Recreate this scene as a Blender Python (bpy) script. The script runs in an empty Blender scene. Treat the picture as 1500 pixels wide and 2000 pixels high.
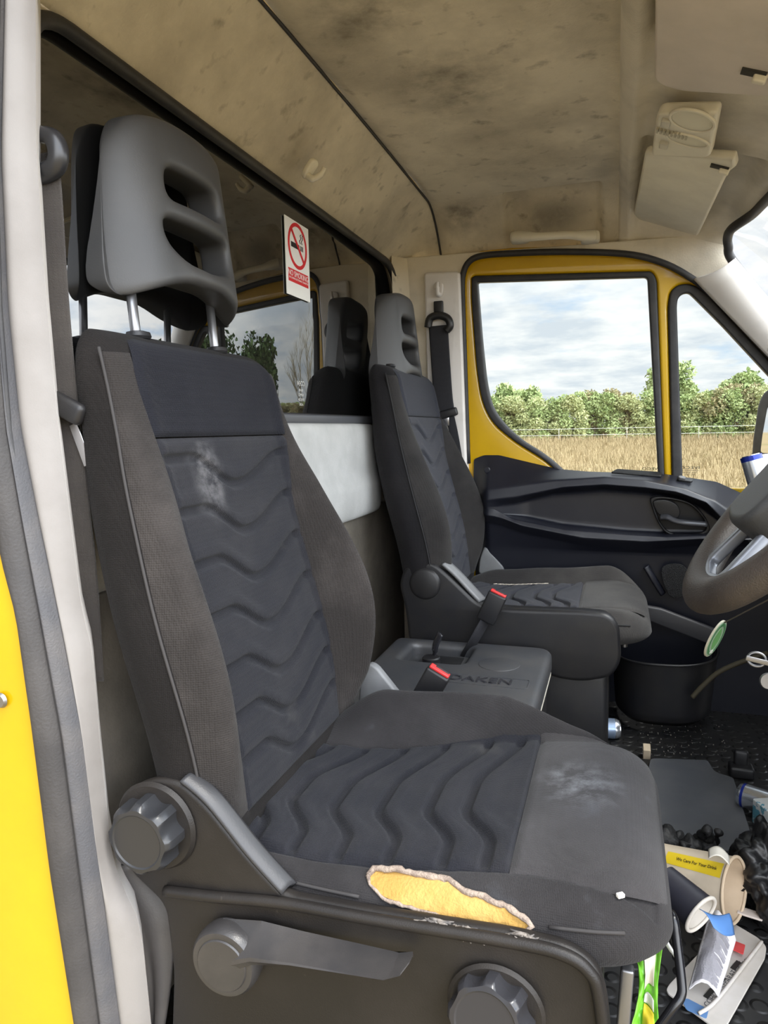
import bpy, bmesh, math, random
from mathutils import Vector, Matrix, noise

# ------------------------------------------------------------------ camera, sky, sun, exposure
SC = bpy.context.scene
COL = SC.collection
EYE = Vector((0.0, 0.0, 0.95))
FPX = 1390.0
AX = Vector((0.95083405, 0.01633795, -0.30926958))      # world rows seen in camera axes (right, down, forward)
AY = Vector((0.30906297, -0.11411556, 0.94417039))
AZ = Vector((-0.01986666, -0.99333313, -0.11355441))
cam_d = bpy.data.cameras.new('camera')
cam = bpy.data.objects.new('camera', cam_d)
COL.objects.link(cam)
cam_d.sensor_fit = 'VERTICAL'
cam_d.sensor_height = 36.0
cam_d.lens = FPX / 2000.0 * 36.0
cam_d.clip_start = 0.02
cam_d.clip_end = 2000
cam.matrix_world = Matrix(((AX[0], -AX[1], -AX[2], EYE[0]), (AY[0], -AY[1], -AY[2], EYE[1]),
                           (AZ[0], -AZ[1], -AZ[2], EYE[2]), (0, 0, 0, 1)))
SC.camera = cam
SC.view_settings.view_transform = 'Standard'
SC.view_settings.look = 'None'
SC.view_settings.gamma = 1.0
SC.view_settings.use_curve_mapping = False
SC.view_settings.exposure = 0.84

def ray(px, py):
    c = Vector((px - 750.0, py - 1000.0, FPX))
    return Vector((AX.dot(c), AY.dot(c), AZ.dot(c)))
def W(px, py, ax, v):
    d = ray(px, py); i = 'xyz'.index(ax)
    return EYE + d * ((v - EYE[i]) / d[i])
def WP(px, py, p0, n):
    d = ray(px, py); n = Vector(n)
    return EYE + d * ((Vector(p0) - EYE).dot(n) / d.dot(n))

world = bpy.data.worlds.new('sky')
SC.world = world
world.use_nodes = True
def build_sky():
    nt = world.node_tree; N = nt.nodes; L = nt.links
    N.clear()
    out = N.new('ShaderNodeOutputWorld'); bg = N.new('ShaderNodeBackground')
    tc = N.new('ShaderNodeTexCoord')
    sep = N.new('ShaderNodeSeparateXYZ'); L.new(tc.outputs['Generated'], sep.inputs[0])
    ramp = N.new('ShaderNodeValToRGB')
    ramp.color_ramp.elements[0].position = 0.0; ramp.color_ramp.elements[0].color = (0.62, 0.78, 0.93, 1)
    ramp.color_ramp.elements[1].position = 0.55; ramp.color_ramp.elements[1].color = (0.16, 0.38, 0.83, 1)
    L.new(sep.outputs['Z'], ramp.inputs[0])
    # clouds: project the direction on a high flat layer
    ad = N.new('ShaderNodeMath'); ad.operation = 'ADD'; ad.inputs[1].default_value = 0.16
    ab = N.new('ShaderNodeMath'); ab.operation = 'ABSOLUTE'
    L.new(sep.outputs['Z'], ab.inputs[0]); L.new(ab.outputs[0], ad.inputs[0])
    dv = N.new('ShaderNodeVectorMath'); dv.operation = 'SCALE'
    inv = N.new('ShaderNodeMath'); inv.operation = 'DIVIDE'; inv.inputs[0].default_value = 1.0
    L.new(ad.outputs[0], inv.inputs[1])
    L.new(tc.outputs['Generated'], dv.inputs[0]); L.new(inv.outputs[0], dv.inputs['Scale'])
    mp = N.new('ShaderNodeMapping'); mp.inputs['Scale'].default_value = (1.0, 1.0, 0.9); mp.inputs['Location'].default_value = (2.3, 0.4, 0.0)
    L.new(dv.outputs[0], mp.inputs[0])
    n1 = N.new('ShaderNodeTexNoise'); n1.inputs['Scale'].default_value = 1.5; n1.inputs['Detail'].default_value = 9; n1.inputs['Roughness'].default_value = 0.56
    L.new(mp.outputs[0], n1.inputs['Vector'])
    cov = N.new('ShaderNodeValToRGB')
    cov.color_ramp.elements[0].position = 0.30; cov.color_ramp.elements[0].color = (0, 0, 0, 1)
    cov.color_ramp.elements[1].position = 0.42; cov.color_ramp.elements[1].color = (1, 1, 1, 1)
    L.new(n1.outputs[0], cov.inputs[0])
    n2 = N.new('ShaderNodeTexNoise'); n2.inputs['Scale'].default_value = 2.6; n2.inputs['Detail'].default_value = 8; n2.inputs['Roughness'].default_value = 0.6
    mp2 = N.new('ShaderNodeMapping'); mp2.inputs['Location'].default_value = (7.1, 3.3, 1.7)
    L.new(dv.outputs[0], mp2.inputs[0]); L.new(mp2.outputs[0], n2.inputs['Vector'])
    cc = N.new('ShaderNodeValToRGB')
    cc.color_ramp.elements[0].position = 0.36; cc.color_ramp.elements[0].color = (0.68, 0.74, 0.82, 1)
    cc.color_ramp.elements[1].position = 0.60; cc.color_ramp.elements[1].color = (1.0, 1.0, 1.0, 1)
    L.new(n2.outputs[0], cc.inputs[0])
    mx = N.new('ShaderNodeMixRGB'); L.new(cov.outputs[0], mx.inputs[0]); L.new(ramp.outputs[0], mx.inputs[1]); L.new(cc.outputs[0], mx.inputs[2])
    # added glow: sky ahead, on the open-door side, brightened to light the cab
    dt = N.new('ShaderNodeVectorMath'); dt.operation = 'DOT_PRODUCT'; L.new(tc.outputs['Generated'], dt.inputs[0]); dt.inputs[1].default_value = GLOW_DIR
    mr = N.new('ShaderNodeMapRange'); mr.interpolation_type = 'SMOOTHSTEP'; L.new(dt.outputs['Value'], mr.inputs[0])
    mr.inputs[1].default_value = 0.05; mr.inputs[2].default_value = 0.95; mr.inputs[3].default_value = SKY; mr.inputs[4].default_value = SKY * GLOW
    L.new(mx.outputs[0], bg.inputs[0]); L.new(mr.outputs[0], bg.inputs[1])
    L.new(bg.outputs[0], out.inputs[0])
SKY = 0.63
GLOW = 7.2
GLOW_DIR = Vector((0.88, -0.32, 0.40)).normalized()
build_sky()

sun_d = bpy.data.lights.new('sun', 'SUN')
sun = bpy.data.objects.new('sun', sun_d); COL.objects.link(sun)
sun_d.energy = 1.1
sun_d.angle = math.radians(14)
sun_d.color = (1.0, 0.95, 0.86)
sun.rotation_euler = Vector((-0.50, 0.16, -1.0)).to_track_quat('-Z', 'Y').to_euler()   # comes from ahead, above the open door

# ------------------------------------------------------------------ materials
MATS = {}
def mat(name, col, rough=0.6, col2=None, nscale=8.0, ncon=(0.4, 0.65), bump=0.0, bscale=300.0, weave=0.0, wscale=420.0,
        metal=0.0, spec=0.5, sheen=0.0, ndetail=5, coat=0.0, col3=None, nscale3=40.0, ncon3=(0.6, 0.7), rough2=None):
    if name in MATS: return MATS[name]
    m = bpy.data.materials.new(name); m.use_nodes = True
    N = m.node_tree.nodes; L = m.node_tree.links
    b = N['Principled BSDF']
    b.inputs['Base Color'].default_value = (*col, 1)
    b.inputs['Roughness'].default_value = rough
    b.inputs['Metallic'].default_value = metal
    b.inputs['Specular IOR Level'].default_value = spec
    if sheen: b.inputs['Sheen Weight'].default_value = sheen; b.inputs['Sheen Roughness'].default_value = 0.5
    if coat: b.inputs['Coat Weight'].default_value = coat; b.inputs['Coat Roughness'].default_value = 0.08
    tc = N.new('ShaderNodeTexCoord')
    if col2:
        n = N.new('ShaderNodeTexNoise'); n.inputs['Scale'].default_value = nscale; n.inputs['Detail'].default_value = ndetail
        n.inputs['Roughness'].default_value = 0.6
        L.new(tc.outputs['Object'], n.inputs['Vector'])
        r = N.new('ShaderNodeValToRGB')
        r.color_ramp.elements[0].position = ncon[0]; r.color_ramp.elements[0].color = (*col, 1)
        r.color_ramp.elements[1].position = ncon[1]; r.color_ramp.elements[1].color = (*col2, 1)
        L.new(n.outputs[0], r.inputs[0]); last = r.outputs[0]
        if col3:
            n3 = N.new('ShaderNodeTexNoise'); n3.inputs['Scale'].default_value = nscale3; n3.inputs['Detail'].default_value = 4
            L.new(tc.outputs['Object'], n3.inputs['Vector'])
            r3 = N.new('ShaderNodeValToRGB')
            r3.color_ramp.elements[0].position = ncon3[0]; r3.color_ramp.elements[0].color = (0, 0, 0, 1)
            r3.color_ramp.elements[1].position = ncon3[1]; r3.color_ramp.elements[1].color = (1, 1, 1, 1)
            L.new(n3.outputs[0], r3.inputs[0])
            mx = N.new('ShaderNodeMixRGB'); L.new(r3.outputs[0], mx.inputs[0]); L.new(last, mx.inputs[1]); mx.inputs[2].default_value = (*col3, 1)
            last = mx.outputs[0]
        L.new(last, b.inputs['Base Color'])
        if rough2 is not None:
            mr = N.new('ShaderNodeMapRange'); L.new(n.outputs[0], mr.inputs[0]); mr.inputs[1].default_value = ncon[0]; mr.inputs[2].default_value = ncon[1]
            mr.inputs[3].default_value = rough; mr.inputs[4].default_value = rough2; L.new(mr.outputs[0], b.inputs['Roughness'])
    h = None
    if weave:
        w1 = N.new('ShaderNodeTexVoronoi'); w1.inputs['Scale'].default_value = wscale; w1.inputs['Randomness'].default_value = 0.25
        L.new(tc.outputs['Object'], w1.inputs['Vector'])
        bp = N.new('ShaderNodeBump'); bp.inputs['Strength'].default_value = weave; bp.inputs['Distance'].default_value = 0.002; bp.invert = True
        L.new(w1.outputs['Distance'], bp.inputs['Height']); h = bp
    if bump:
        nb = N.new('ShaderNodeTexNoise'); nb.inputs['Scale'].default_value = bscale; nb.inputs['Detail'].default_value = 3
        L.new(tc.outputs['Object'], nb.inputs['Vector'])
        bp = N.new('ShaderNodeBump'); bp.inputs['Strength'].default_value = bump; bp.inputs['Distance'].default_value = 0.003
        L.new(nb.outputs[0], bp.inputs['Height'])
        if h: L.new(h.outputs[0], bp.inputs['Normal'])
        h = bp
    if h: L.new(h.outputs[0], b.inputs['Normal'])
    MATS[name] = m
    return m
def clear_glass(name, tint=(0.96, 0.98, 0.97), ior=1.25):
    m = bpy.data.materials.new(name); m.use_nodes = True
    N = m.node_tree.nodes; L = m.node_tree.links; N.clear()
    o = N.new('ShaderNodeOutputMaterial'); t = N.new('ShaderNodeBsdfTransparent'); g = N.new('ShaderNodeBsdfGlossy')
    t.inputs[0].default_value = (*tint, 1); g.inputs['Roughness'].default_value = 0.0
    f = N.new('ShaderNodeFresnel'); f.inputs[0].default_value = ior
    mx = N.new('ShaderNodeMixShader'); L.new(f.outputs[0], mx.inputs[0]); L.new(t.outputs[0], mx.inputs[1]); L.new(g.outputs[0], mx.inputs[2])
    L.new(mx.outputs[0], o.inputs[0])
    return m

def stain_or_shade(m, c, rad, col, amt, nscale=14.0, lo=0.35, hi=0.7):
    """an old mark or painted shade on the cloth: a fixed patch broken up by noise"""
    N = m.node_tree.nodes; L = m.node_tree.links; b = N['Principled BSDF']
    src = b.inputs['Base Color'].links[0].from_socket
    tc = N.new('ShaderNodeTexCoord'); mp = N.new('ShaderNodeMapping'); mp.vector_type = 'TEXTURE'
    mp.inputs['Location'].default_value = c; mp.inputs['Scale'].default_value = rad
    L.new(tc.outputs['Object'], mp.inputs[0]); ln = N.new('ShaderNodeVectorMath'); ln.operation = 'LENGTH'; L.new(mp.outputs[0], ln.inputs[0])
    n = N.new('ShaderNodeTexNoise'); n.inputs['Scale'].default_value = nscale; n.inputs['Detail'].default_value = 7; n.inputs['Roughness'].default_value = 0.65
    L.new(tc.outputs['Object'], n.inputs['Vector'])
    r1 = N.new('ShaderNodeMapRange'); r1.interpolation_type = 'SMOOTHSTEP'; r1.inputs[1].default_value = 1.0; r1.inputs[2].default_value = 0.2; L.new(ln.outputs['Value'], r1.inputs[0])
    r2 = N.new('ShaderNodeMapRange'); r2.inputs[1].default_value = lo; r2.inputs[2].default_value = hi; L.new(n.outputs[0], r2.inputs[0])
    mu = N.new('ShaderNodeMath'); mu.operation = 'MULTIPLY'; L.new(r1.outputs[0], mu.inputs[0]); L.new(r2.outputs[0], mu.inputs[1])
    m2 = N.new('ShaderNodeMath'); m2.operation = 'MULTIPLY'; L.new(mu.outputs[0], m2.inputs[0]); m2.inputs[1].default_value = amt; m2.use_clamp = True
    mx = N.new('ShaderNodeMixRGB'); L.new(m2.outputs[0], mx.inputs[0]); L.new(src, mx.inputs[1]); mx.inputs[2].default_value = (*col, 1)
    L.new(mx.outputs[0], b.inputs['Base Color'])
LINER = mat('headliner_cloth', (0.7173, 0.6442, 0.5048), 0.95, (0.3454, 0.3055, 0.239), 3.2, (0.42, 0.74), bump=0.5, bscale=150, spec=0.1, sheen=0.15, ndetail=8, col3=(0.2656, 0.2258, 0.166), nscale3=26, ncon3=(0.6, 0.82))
LINERF = mat('header_cloth', (0.7016, 0.6411, 0.5322), 0.95, (0.4113, 0.375, 0.3084), 4.0, (0.45, 0.75), bump=0.35, bscale=220, spec=0.1, sheen=0.15, ndetail=7)
WHITEP = mat('white_grey_plastic', (0.7224, 0.6888, 0.6552), 0.5, (0.6216, 0.588, 0.5544), 9, (0.5, 0.75), bump=0.06, bscale=500, col3=(0.504, 0.4536, 0.4032), nscale3=30, ncon3=(0.7, 0.78))
BEIGEP = mat('beige_plastic', (0.7854, 0.7392, 0.6121), 0.5, (0.7161, 0.6699, 0.5544), 14, bump=0.05, bscale=600)
YELLOW = mat('yellow_paint', (0.6101, 0.364, 0.003936), 0.25, (0.5608, 0.3295, 0.003936), 5, coat=0.6)
RUBBER = mat('black_rubber', (0.022, 0.022, 0.025), 0.55, (0.035, 0.034, 0.035), 20, bump=0.1, bscale=300)
RUBBERG = mat('grey_rubber_seal', (0.06, 0.06, 0.066), 0.6, (0.085, 0.08, 0.08), 12, bump=0.25, bscale=350)
BLACKP = mat('black_plastic', (0.011, 0.011, 0.013), 0.42, (0.017, 0.016, 0.016), 15, bump=0.12, bscale=700)
DOORP = mat('door_plastic', (0.008, 0.009, 0.016), 0.40, (0.011, 0.012, 0.019), 12, bump=0.08, bscale=800, spec=0.6)
GREYP = mat('charcoal_trim_plastic', (0.01589, 0.01403, 0.01309), 0.42, (0.02805, 0.02337, 0.01963), 7, (0.45, 0.8), bump=0.15, bscale=600, col3=(0.06077, 0.05142, 0.04208), nscale3=60, ncon3=(0.72, 0.8), rough2=0.6, spec=0.32)
GREYL = mat('pale_grey_plastic', (0.20, 0.205, 0.21), 0.4, (0.16, 0.16, 0.165), 10, bump=0.1, bscale=500)
KNOBP = mat('knob_plastic', (0.0245, 0.0252, 0.028), 0.28, bump=0.03, bscale=400)
FABS = mat('side_fabric', (0.00858, 0.007329, 0.006972), 0.9, (0.0143, 0.01216, 0.01144), 9, (0.45, 0.7), weave=0.6, wscale=420, sheen=0.024, spec=0.2)
FABB = mat('bolster_fabric', (0.02475, 0.02166, 0.02033), 0.9, (0.04641, 0.04066, 0.03801), 8, (0.45, 0.75), weave=0.7, wscale=330, sheen=0.06, spec=0.2)
FABC = mat('centre_fabric', (0.01317, 0.0136, 0.01785), 0.9, (0.02125, 0.02082, 0.02423), 7, (0.45, 0.7), weave=0.6, wscale=460, sheen=0.06, spec=0.2, col3=(0.04675, 0.04462, 0.04462), nscale3=11, ncon3=(0.64, 0.82))
FABU = mat('upper_fabric', (0.00765, 0.008075, 0.01233), 0.9, (0.01063, 0.01105, 0.0153), 9, weave=0.7, wscale=380, sheen=0.03, spec=0.2)
HRP = mat('headrest_plastic', (0.04177, 0.04177, 0.04217), 0.5, (0.05171, 0.05052, 0.04973), 6, bump=0.06, bscale=500)
CHROME = mat('bright_steel', (0.6, 0.6, 0.62), 0.22, metal=1.0)
STEELD = mat('dull_steel', (0.28, 0.28, 0.29), 0.4, metal=0.9)
FOAM = mat('yellow_foam', (0.50, 0.32, 0.105), 0.95, (0.42, 0.25, 0.07), 18, bump=0.6, bscale=260, spec=0.1)
FRAY = mat('frayed_backing', (0.36, 0.29, 0.235), 0.95, (0.22, 0.17, 0.14), 60, bump=0.8, bscale=300, spec=0.1)
REDB = mat('red_button', (0.65, 0.035, 0.035), 0.35)
BELT = mat('belt_webbing', (0.0341, 0.0286, 0.0253), 0.8, (0.04675, 0.0396, 0.0341), 14, weave=0.5, wscale=500, sheen=0.2)
BELTD = mat('dark_belt_webbing', (0.016, 0.016, 0.02), 0.8, weave=0.5, wscale=500)
CARPET = mat('rear_carpet', (0.16, 0.14, 0.115), 0.95, (0.10, 0.09, 0.075), 6, bump=0.4, bscale=200, spec=0.1)

# ------------------------------------------------------------------ mesh helpers
def link(name, me, m, parent=None, smooth=True):
    o = bpy.data.objects.new(name, me); COL.objects.link(o)
    if m is not None:
        me.materials.clear(); me.materials.append(m)
    if smooth:
        for p in me.polygons: p.use_smooth = True
    if parent is not None:
        o.parent = parent
        o.matrix_parent_inverse = ROOTINV.get(parent.name, Matrix.Identity(4))
    return o
ROOTINV = {}
def thing(name, label, cat, loc=(0, 0, 0), group=None, kind=None):
    o = bpy.data.objects.new(name, None); COL.objects.link(o)
    o.location = loc; o.empty_display_size = 0.05
    ROOTINV[o.name] = Matrix.Translation(loc).inverted()
    return tag(o, label, cat, group, kind)
def tag(o, label, cat=None, group=None, kind=None):
    if label: o['label'] = label
    if cat: o['category'] = cat
    if group: o['group'] = group
    if kind: o['kind'] = kind
    return o
def struct(o):
    o['kind'] = 'structure'; return o
def pydata(vs, fs):
    me = bpy.data.meshes.new('m'); me.from_pydata([tuple(v) for v in vs], [], fs); me.update(); return me
def fixn(me):
    bm = bmesh.new(); bm.from_mesh(me); bmesh.ops.remove_doubles(bm, verts=bm.verts, dist=1e-5)
    bmesh.ops.recalc_face_normals(bm, faces=bm.faces); bm.to_mesh(me); bm.free(); return me
def grid(name, f, nu, nv, m, parent=None, closeu=False, thick=0.0, smooth=True):
    vs = []; fs = []
    for j in range(nv + 1):
        for i in range(nu + (0 if closeu else 1)):
            vs.append(f(i / nu, j / nv))
    w = nu if closeu else nu + 1
    for j in range(nv):
        for i in range(nu):
            a = j * w + i; b = j * w + (i + 1) % w
            fs.append((a, b, b + w, a + w))
    me = pydata(vs, fs)
    o = link(name, me, m, parent, smooth)
    if thick:
        md = o.modifiers.new('solid', 'SOLIDIFY'); md.thickness = abs(thick); md.offset = -1 if thick > 0 else 1
    return o
def loft_me(loops, cap=True):
    n = len(loops[0]); vs = [v for l in loops for v in l]; fs = []
    for j in range(len(loops) - 1):
        for i in range(n):
            a = j * n + i; b = j * n + (i + 1) % n
            fs.append((a, b, b + n, a + n))
    if cap:
        fs.append(tuple(range(n - 1, -1, -1))); k = (len(loops) - 1) * n
        fs.append(tuple(range(k, k + n)))
    return fixn(pydata(vs, fs))
def loft(name, loops, m, parent=None, cap=True, smooth=True):
    return link(name, loft_me(loops, cap), m, parent, smooth)
def autosmooth(o, ang=35):
    me = o.data
    bm = bmesh.new(); bm.from_mesh(me)
    for e in bm.edges:
        if len(e.link_faces) == 2 and e.calc_face_angle(0) > math.radians(ang): e.smooth = False
    bm.to_mesh(me); bm.free(); return o
def catmull(pts, n=8, closed=False):
    P = [Vector(p) for p in pts]; out = []; k = len(P)
    for i in range(k if closed else k - 1):
        if closed: a, b, c, d = P[i - 1], P[i], P[(i + 1) % k], P[(i + 2) % k]
        else: a, b, c, d = P[max(i - 1, 0)], P[i], P[i + 1], P[min(i + 2, k - 1)]
        for s in range(n):
            t = s / n
            out.append(0.5 * ((2 * b) + (c - a) * t + (2 * a - 5 * b + 4 * c - d) * t * t + (3 * b - a - 3 * c + d) * t ** 3))
    if not closed: out.append(P[-1])
    return out
def tube_me(path, r, seg=12, flat=None, closed=False, up=None):
    P = [Vector(p) for p in path]; k = len(P); loops = []
    prev = None
    for i in range(k):
        if closed: t = (P[(i + 1) % k] - P[i - 1]).normalized()
        else: t = (P[min(i + 1, k - 1)] - P[max(i - 1, 0)]).normalized()
        if up is not None: n = (Vector(up) - t * t.dot(Vector(up))).normalized()
        elif prev is None:
            n = t.orthogonal().normalized()
        else:
            n = (prev - t * t.dot(prev)).normalized()
        prev = n; b = t.cross(n)
        rr = r[i] if isinstance(r, (list, tuple)) else r
        ra, rb = (rr, rr) if flat is None else (rr * flat[0], rr * flat[1])
        loops.append([P[i] + n * (ra * math.cos(a)) + b * (rb * math.sin(a)) for a in [2 * math.pi * q / seg for q in range(seg)]])
    if closed: loops.append(loops[0]); return loft_me(loops, False)
    return loft_me(loops, True)
def tube(name, path, r, m, parent=None, seg=12, **k):
    return link(name, tube_me(path, r, seg, **k), m, parent)
def lathe(name, prof, M, m, parent=None, seg=40, smooth=True, ang=40, cap=False):
    """profile (r, h) turned about the local z axis of M"""
    loops = [[M @ Vector((r * math.cos(a), r * math.sin(a), h)) for a in [2 * math.pi * q / seg for q in range(seg)]] for r, h in prof]
    o = loft(name, loops, m, parent, cap); autosmooth(o, ang); return o
def frame(o, x, y, z):
    return Matrix(((x[0], y[0], z[0], o[0]), (x[1], y[1], z[1], o[1]), (x[2], y[2], z[2], o[2]), (0, 0, 0, 1)))
def axisframe(o, z, up=(0, 0, 1)):
    z = Vector(z).normalized(); up = Vector(up)
    if abs(z.dot(up)) > 0.95: up = Vector((1, 0, 0))
    x = up.cross(z).normalized(); y = z.cross(x)
    return frame(o, x, y, z)
def rbox(name, size, M, m, parent=None, bev=0.004, seg=3):
    bm = bmesh.new(); bmesh.ops.create_cube(bm, size=1.0)
    for v in bm.verts: v.co = Vector((v.co.x * size[0], v.co.y * size[1], v.co.z * size[2]))
    if bev: bmesh.ops.bevel(bm, geom=list(bm.edges), offset=bev, segments=seg, profile=0.5, affect='EDGES')
    me = bpy.data.meshes.new('m'); bm.to_mesh(me); bm.free(); me.transform(M)
    return autosmooth(link(name, me, m, parent), 40)
def curve_me(splines, thick, bev, bseg=3, M=None, res=4):
    cu = bpy.data.curves.new('c', 'CURVE'); cu.dimensions = '2D'; cu.fill_mode = 'BOTH'
    cu.extrude = max(thick / 2 - bev, 0.0); cu.bevel_depth = bev; cu.bevel_resolution = bseg; cu.offset = -bev
    for pts in splines:
        s = cu.splines.new('POLY'); s.points.add(len(pts) - 1); s.use_cyclic_u = True
        for p, q in zip(s.points, pts): p.co = (q[0], q[1], 0, 1)
    o = bpy.data.objects.new('c', cu); COL.objects.link(o)
    dg = bpy.context.evaluated_depsgraph_get()
    me = bpy.data.meshes.new_from_object(o.evaluated_get(dg))
    bpy.data.objects.remove(o); bpy.data.curves.remove(cu)
    if M is not None: me.transform(M)
    return fixn(me)
def area2(p): return sum(p[i][0] * p[(i + 1) % len(p)][1] - p[(i + 1) % len(p)][0] * p[i][1] for i in range(len(p)))
def ccw(p): return p if area2(p) > 0 else p[::-1]
def plate(name, outline, M, thick, m, parent=None, holes=(), bev=0.003, bseg=3, smooth=True):
    me = curve_me([ccw(outline)] + [ccw(h)[::-1] for h in holes], thick, bev, bseg, M)
    o = link(name, me, m, parent, smooth); return autosmooth(o, 42)
def smooth2(pts, n=6):
    return [(v.x, v.y) for v in catmull([(p[0], p[1], 0) for p in pts], n, True)]
def rround(pts, r, n=5):
    """polygon with rounded corners; r number or list"""
    out = []; k = len(pts)
    for i in range(k):
        p = Vector(pts[i][:2]); a = Vector(pts[i - 1][:2]); b = Vector(pts[(i + 1) % k][:2])
        rr = r[i] if isinstance(r, (list, tuple)) else r
        d1 = (a - p); d2 = (b - p); q = min(rr, d1.length * 0.48, d2.length * 0.48)
        if q < 1e-6: out.append(tuple(p)); continue
        s = p + d1.normalized() * q; e = p + d2.normalized() * q
        for j in range(n + 1):
            t = j / n
            v = s * (1 - t) ** 2 + p * 2 * t * (1 - t) + e * t * t
            out.append((v.x, v.y))
    return out
def remesh(o, voxel, it=6, fac=0.5):
    md = o.modifiers.new('r', 'REMESH'); md.mode = 'VOXEL'; md.voxel_size = voxel; md.use_smooth_shade = True
    if it:
        s = o.modifiers.new('s', 'SMOOTH'); s.iterations = it; s.factor = fac
    dg = bpy.context.evaluated_depsgraph_get()
    me = bpy.data.meshes.new_from_object(o.evaluated_get(dg))
    m = o.data.materials[0]; o.modifiers.clear(); o.data = me; me.materials.clear(); me.materials.append(m)
    for p in me.polygons: p.use_smooth = True
    return o
def text_me(s, size, M, ext=0.0005, align='CENTER', sx=1.0):
    cu = bpy.data.curves.new('t', 'FONT'); cu.body = s; cu.size = size; cu.extrude = ext; cu.align_x = align; cu.align_y = 'CENTER'
    o = bpy.data.objects.new('t', cu); COL.objects.link(o)
    dg = bpy.context.evaluated_depsgraph_get()
    me = bpy.data.meshes.new_from_object(o.evaluated_get(dg))
    bpy.data.objects.remove(o); bpy.data.curves.remove(cu)
    me.transform(M @ Matrix.Diagonal((sx, 1, 1, 1))); return me
def text(name, s, size, M, m, parent=None, **k):
    return link(name, text_me(s, size, M, **k), m, parent, smooth=False)
def join_me(mes):
    bm = bmesh.new()
    for me in mes: bm.from_mesh(me)
    me = bpy.data.meshes.new('m'); bm.to_mesh(me); bm.free(); return me
def sstep(a, b, x):
    t = min(max((x - a) / (b - a), 0.0), 1.0); return t * t * (3 - 2 * t)
def bumpf(x, w):
    return math.exp(-(x / w) ** 2)
def box_me(c, s):
    x, y, z = c; a, b, d = s[0] / 2, s[1] / 2, s[2] / 2
    vs = [(x + i * a, y + j * b, z + k * d) for i in (-1, 1) for j in (-1, 1) for k in (-1, 1)]
    return fixn(pydata(vs, [(0, 1, 3, 2), (4, 5, 7, 6), (0, 1, 5, 4), (2, 3, 7, 6), (0, 2, 6, 4), (1, 3, 7, 5)]))

stain_or_shade(LINER, tuple(W(880, 170, 'z', 1.66)), (0.20, 0.24, 0.3), (0.13, 0.115, 0.09), 0.8, 9)
stain_or_shade(LINER, tuple(W(700, 30, 'z', 1.66)), (0.16, 0.16, 0.3), (0.15, 0.13, 0.10), 0.8, 9)
stain_or_shade(LINER, tuple(W(1085, 440, 'y', 2.38)), (0.17, 0.09, 0.10), (0.12, 0.115, 0.11), 0.9, 6, 0.2, 0.5)  # shade in the grab-handle hollow, painted in together with some grime
stain_or_shade(LINER, tuple(W(900, 440, 'z', 1.60)), (0.12, 0.09, 0.2), (0.14, 0.12, 0.10), 0.9, 10)
stain_or_shade(FABC, tuple(W(395, 935, 'x', -0.605)), (0.12, 0.055, 0.085), (0.17, 0.165, 0.17), 0.8, 30, 0.40, 0.7)
# ------------------------------------------------------------------ the cab shell
YN, YF, YC = 0.76, 2.48, 1.62
def side_drop(Y):
    s = max((Y - 2.27) / 0.19, (0.97 - Y) / 0.19, 0.0)
    return 0.145 * min(s, 1.15) ** 2
def ceil_z(X, Y):
    z = 1.665 - side_drop(Y) - 0.010 * ((Y - YC) / 0.8) ** 2
    # hollow over the grab handle
    q = sstep(-0.36, -0.33, X) * sstep(-0.045, -0.075, X) * sstep(2.25, 2.31, Y)
    return z + 0.040 * q
PD0 = Vector((0, 2.50, 0.90)); E1 = Vector((1, 0, 0)); E2 = Vector((0, -0.09, 1)).normalized(); E3 = E1.cross(E2)
def dpt(x, v, off=0.0): return PD0 + E1 * x + E2 * v + E3 * off
def dpx(px, py, off=0.0):  # hedge greens lightened so that distance haze sits in the colour
    p = WP(px, py, PD0 + E3 * off, E3) - PD0
    return (p.dot(E1), p.dot(E2))
def MD(off): return frame(PD0 + E3 * off, E1, E2, E3)

# ceiling: main headliner piece between the rear seam and the front crease
def f_ceil(u, v):
    Y = 0.755 + u * (2.475 - 0.755)
    X = -0.578 + v * 0.575
    r = bumpf(v * 0.575, 0.018) * 0.012 + bumpf((1 - v) * 0.575, 0.02) * -0.006
    n = 0.0025 * noise.noise(Vector((X * 6, Y * 6, 0)))
    return Vector((X, Y, ceil_z(X, Y) + r + n))
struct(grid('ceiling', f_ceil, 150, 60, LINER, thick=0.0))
# rear strip of the headliner sloping from the seam down to the rear window
def f_strip(u, v):
    Y = 0.755 + u * (2.475 - 0.755)
    z0 = ceil_z(-0.578, Y) + 0.009
    z1 = min(1.515, z0 - 0.02)
    c = math.sin(v * math.pi) * 0.018
    return Vector((-0.580 - 0.147 * v + c * 0.6, Y, z0 + (z1 - z0) * v + c))
tag(struct(grid('trim_1', f_strip, 120, 16, LINER)), 'beige headliner strip above the rear window')
seam = [f_strip(i / 80, 0) + Vector((0.001, 0, -0.001)) for i in range(81)]
struct(tube('trim_2', seam, 0.0035, RUBBER, seg=8))

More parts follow.
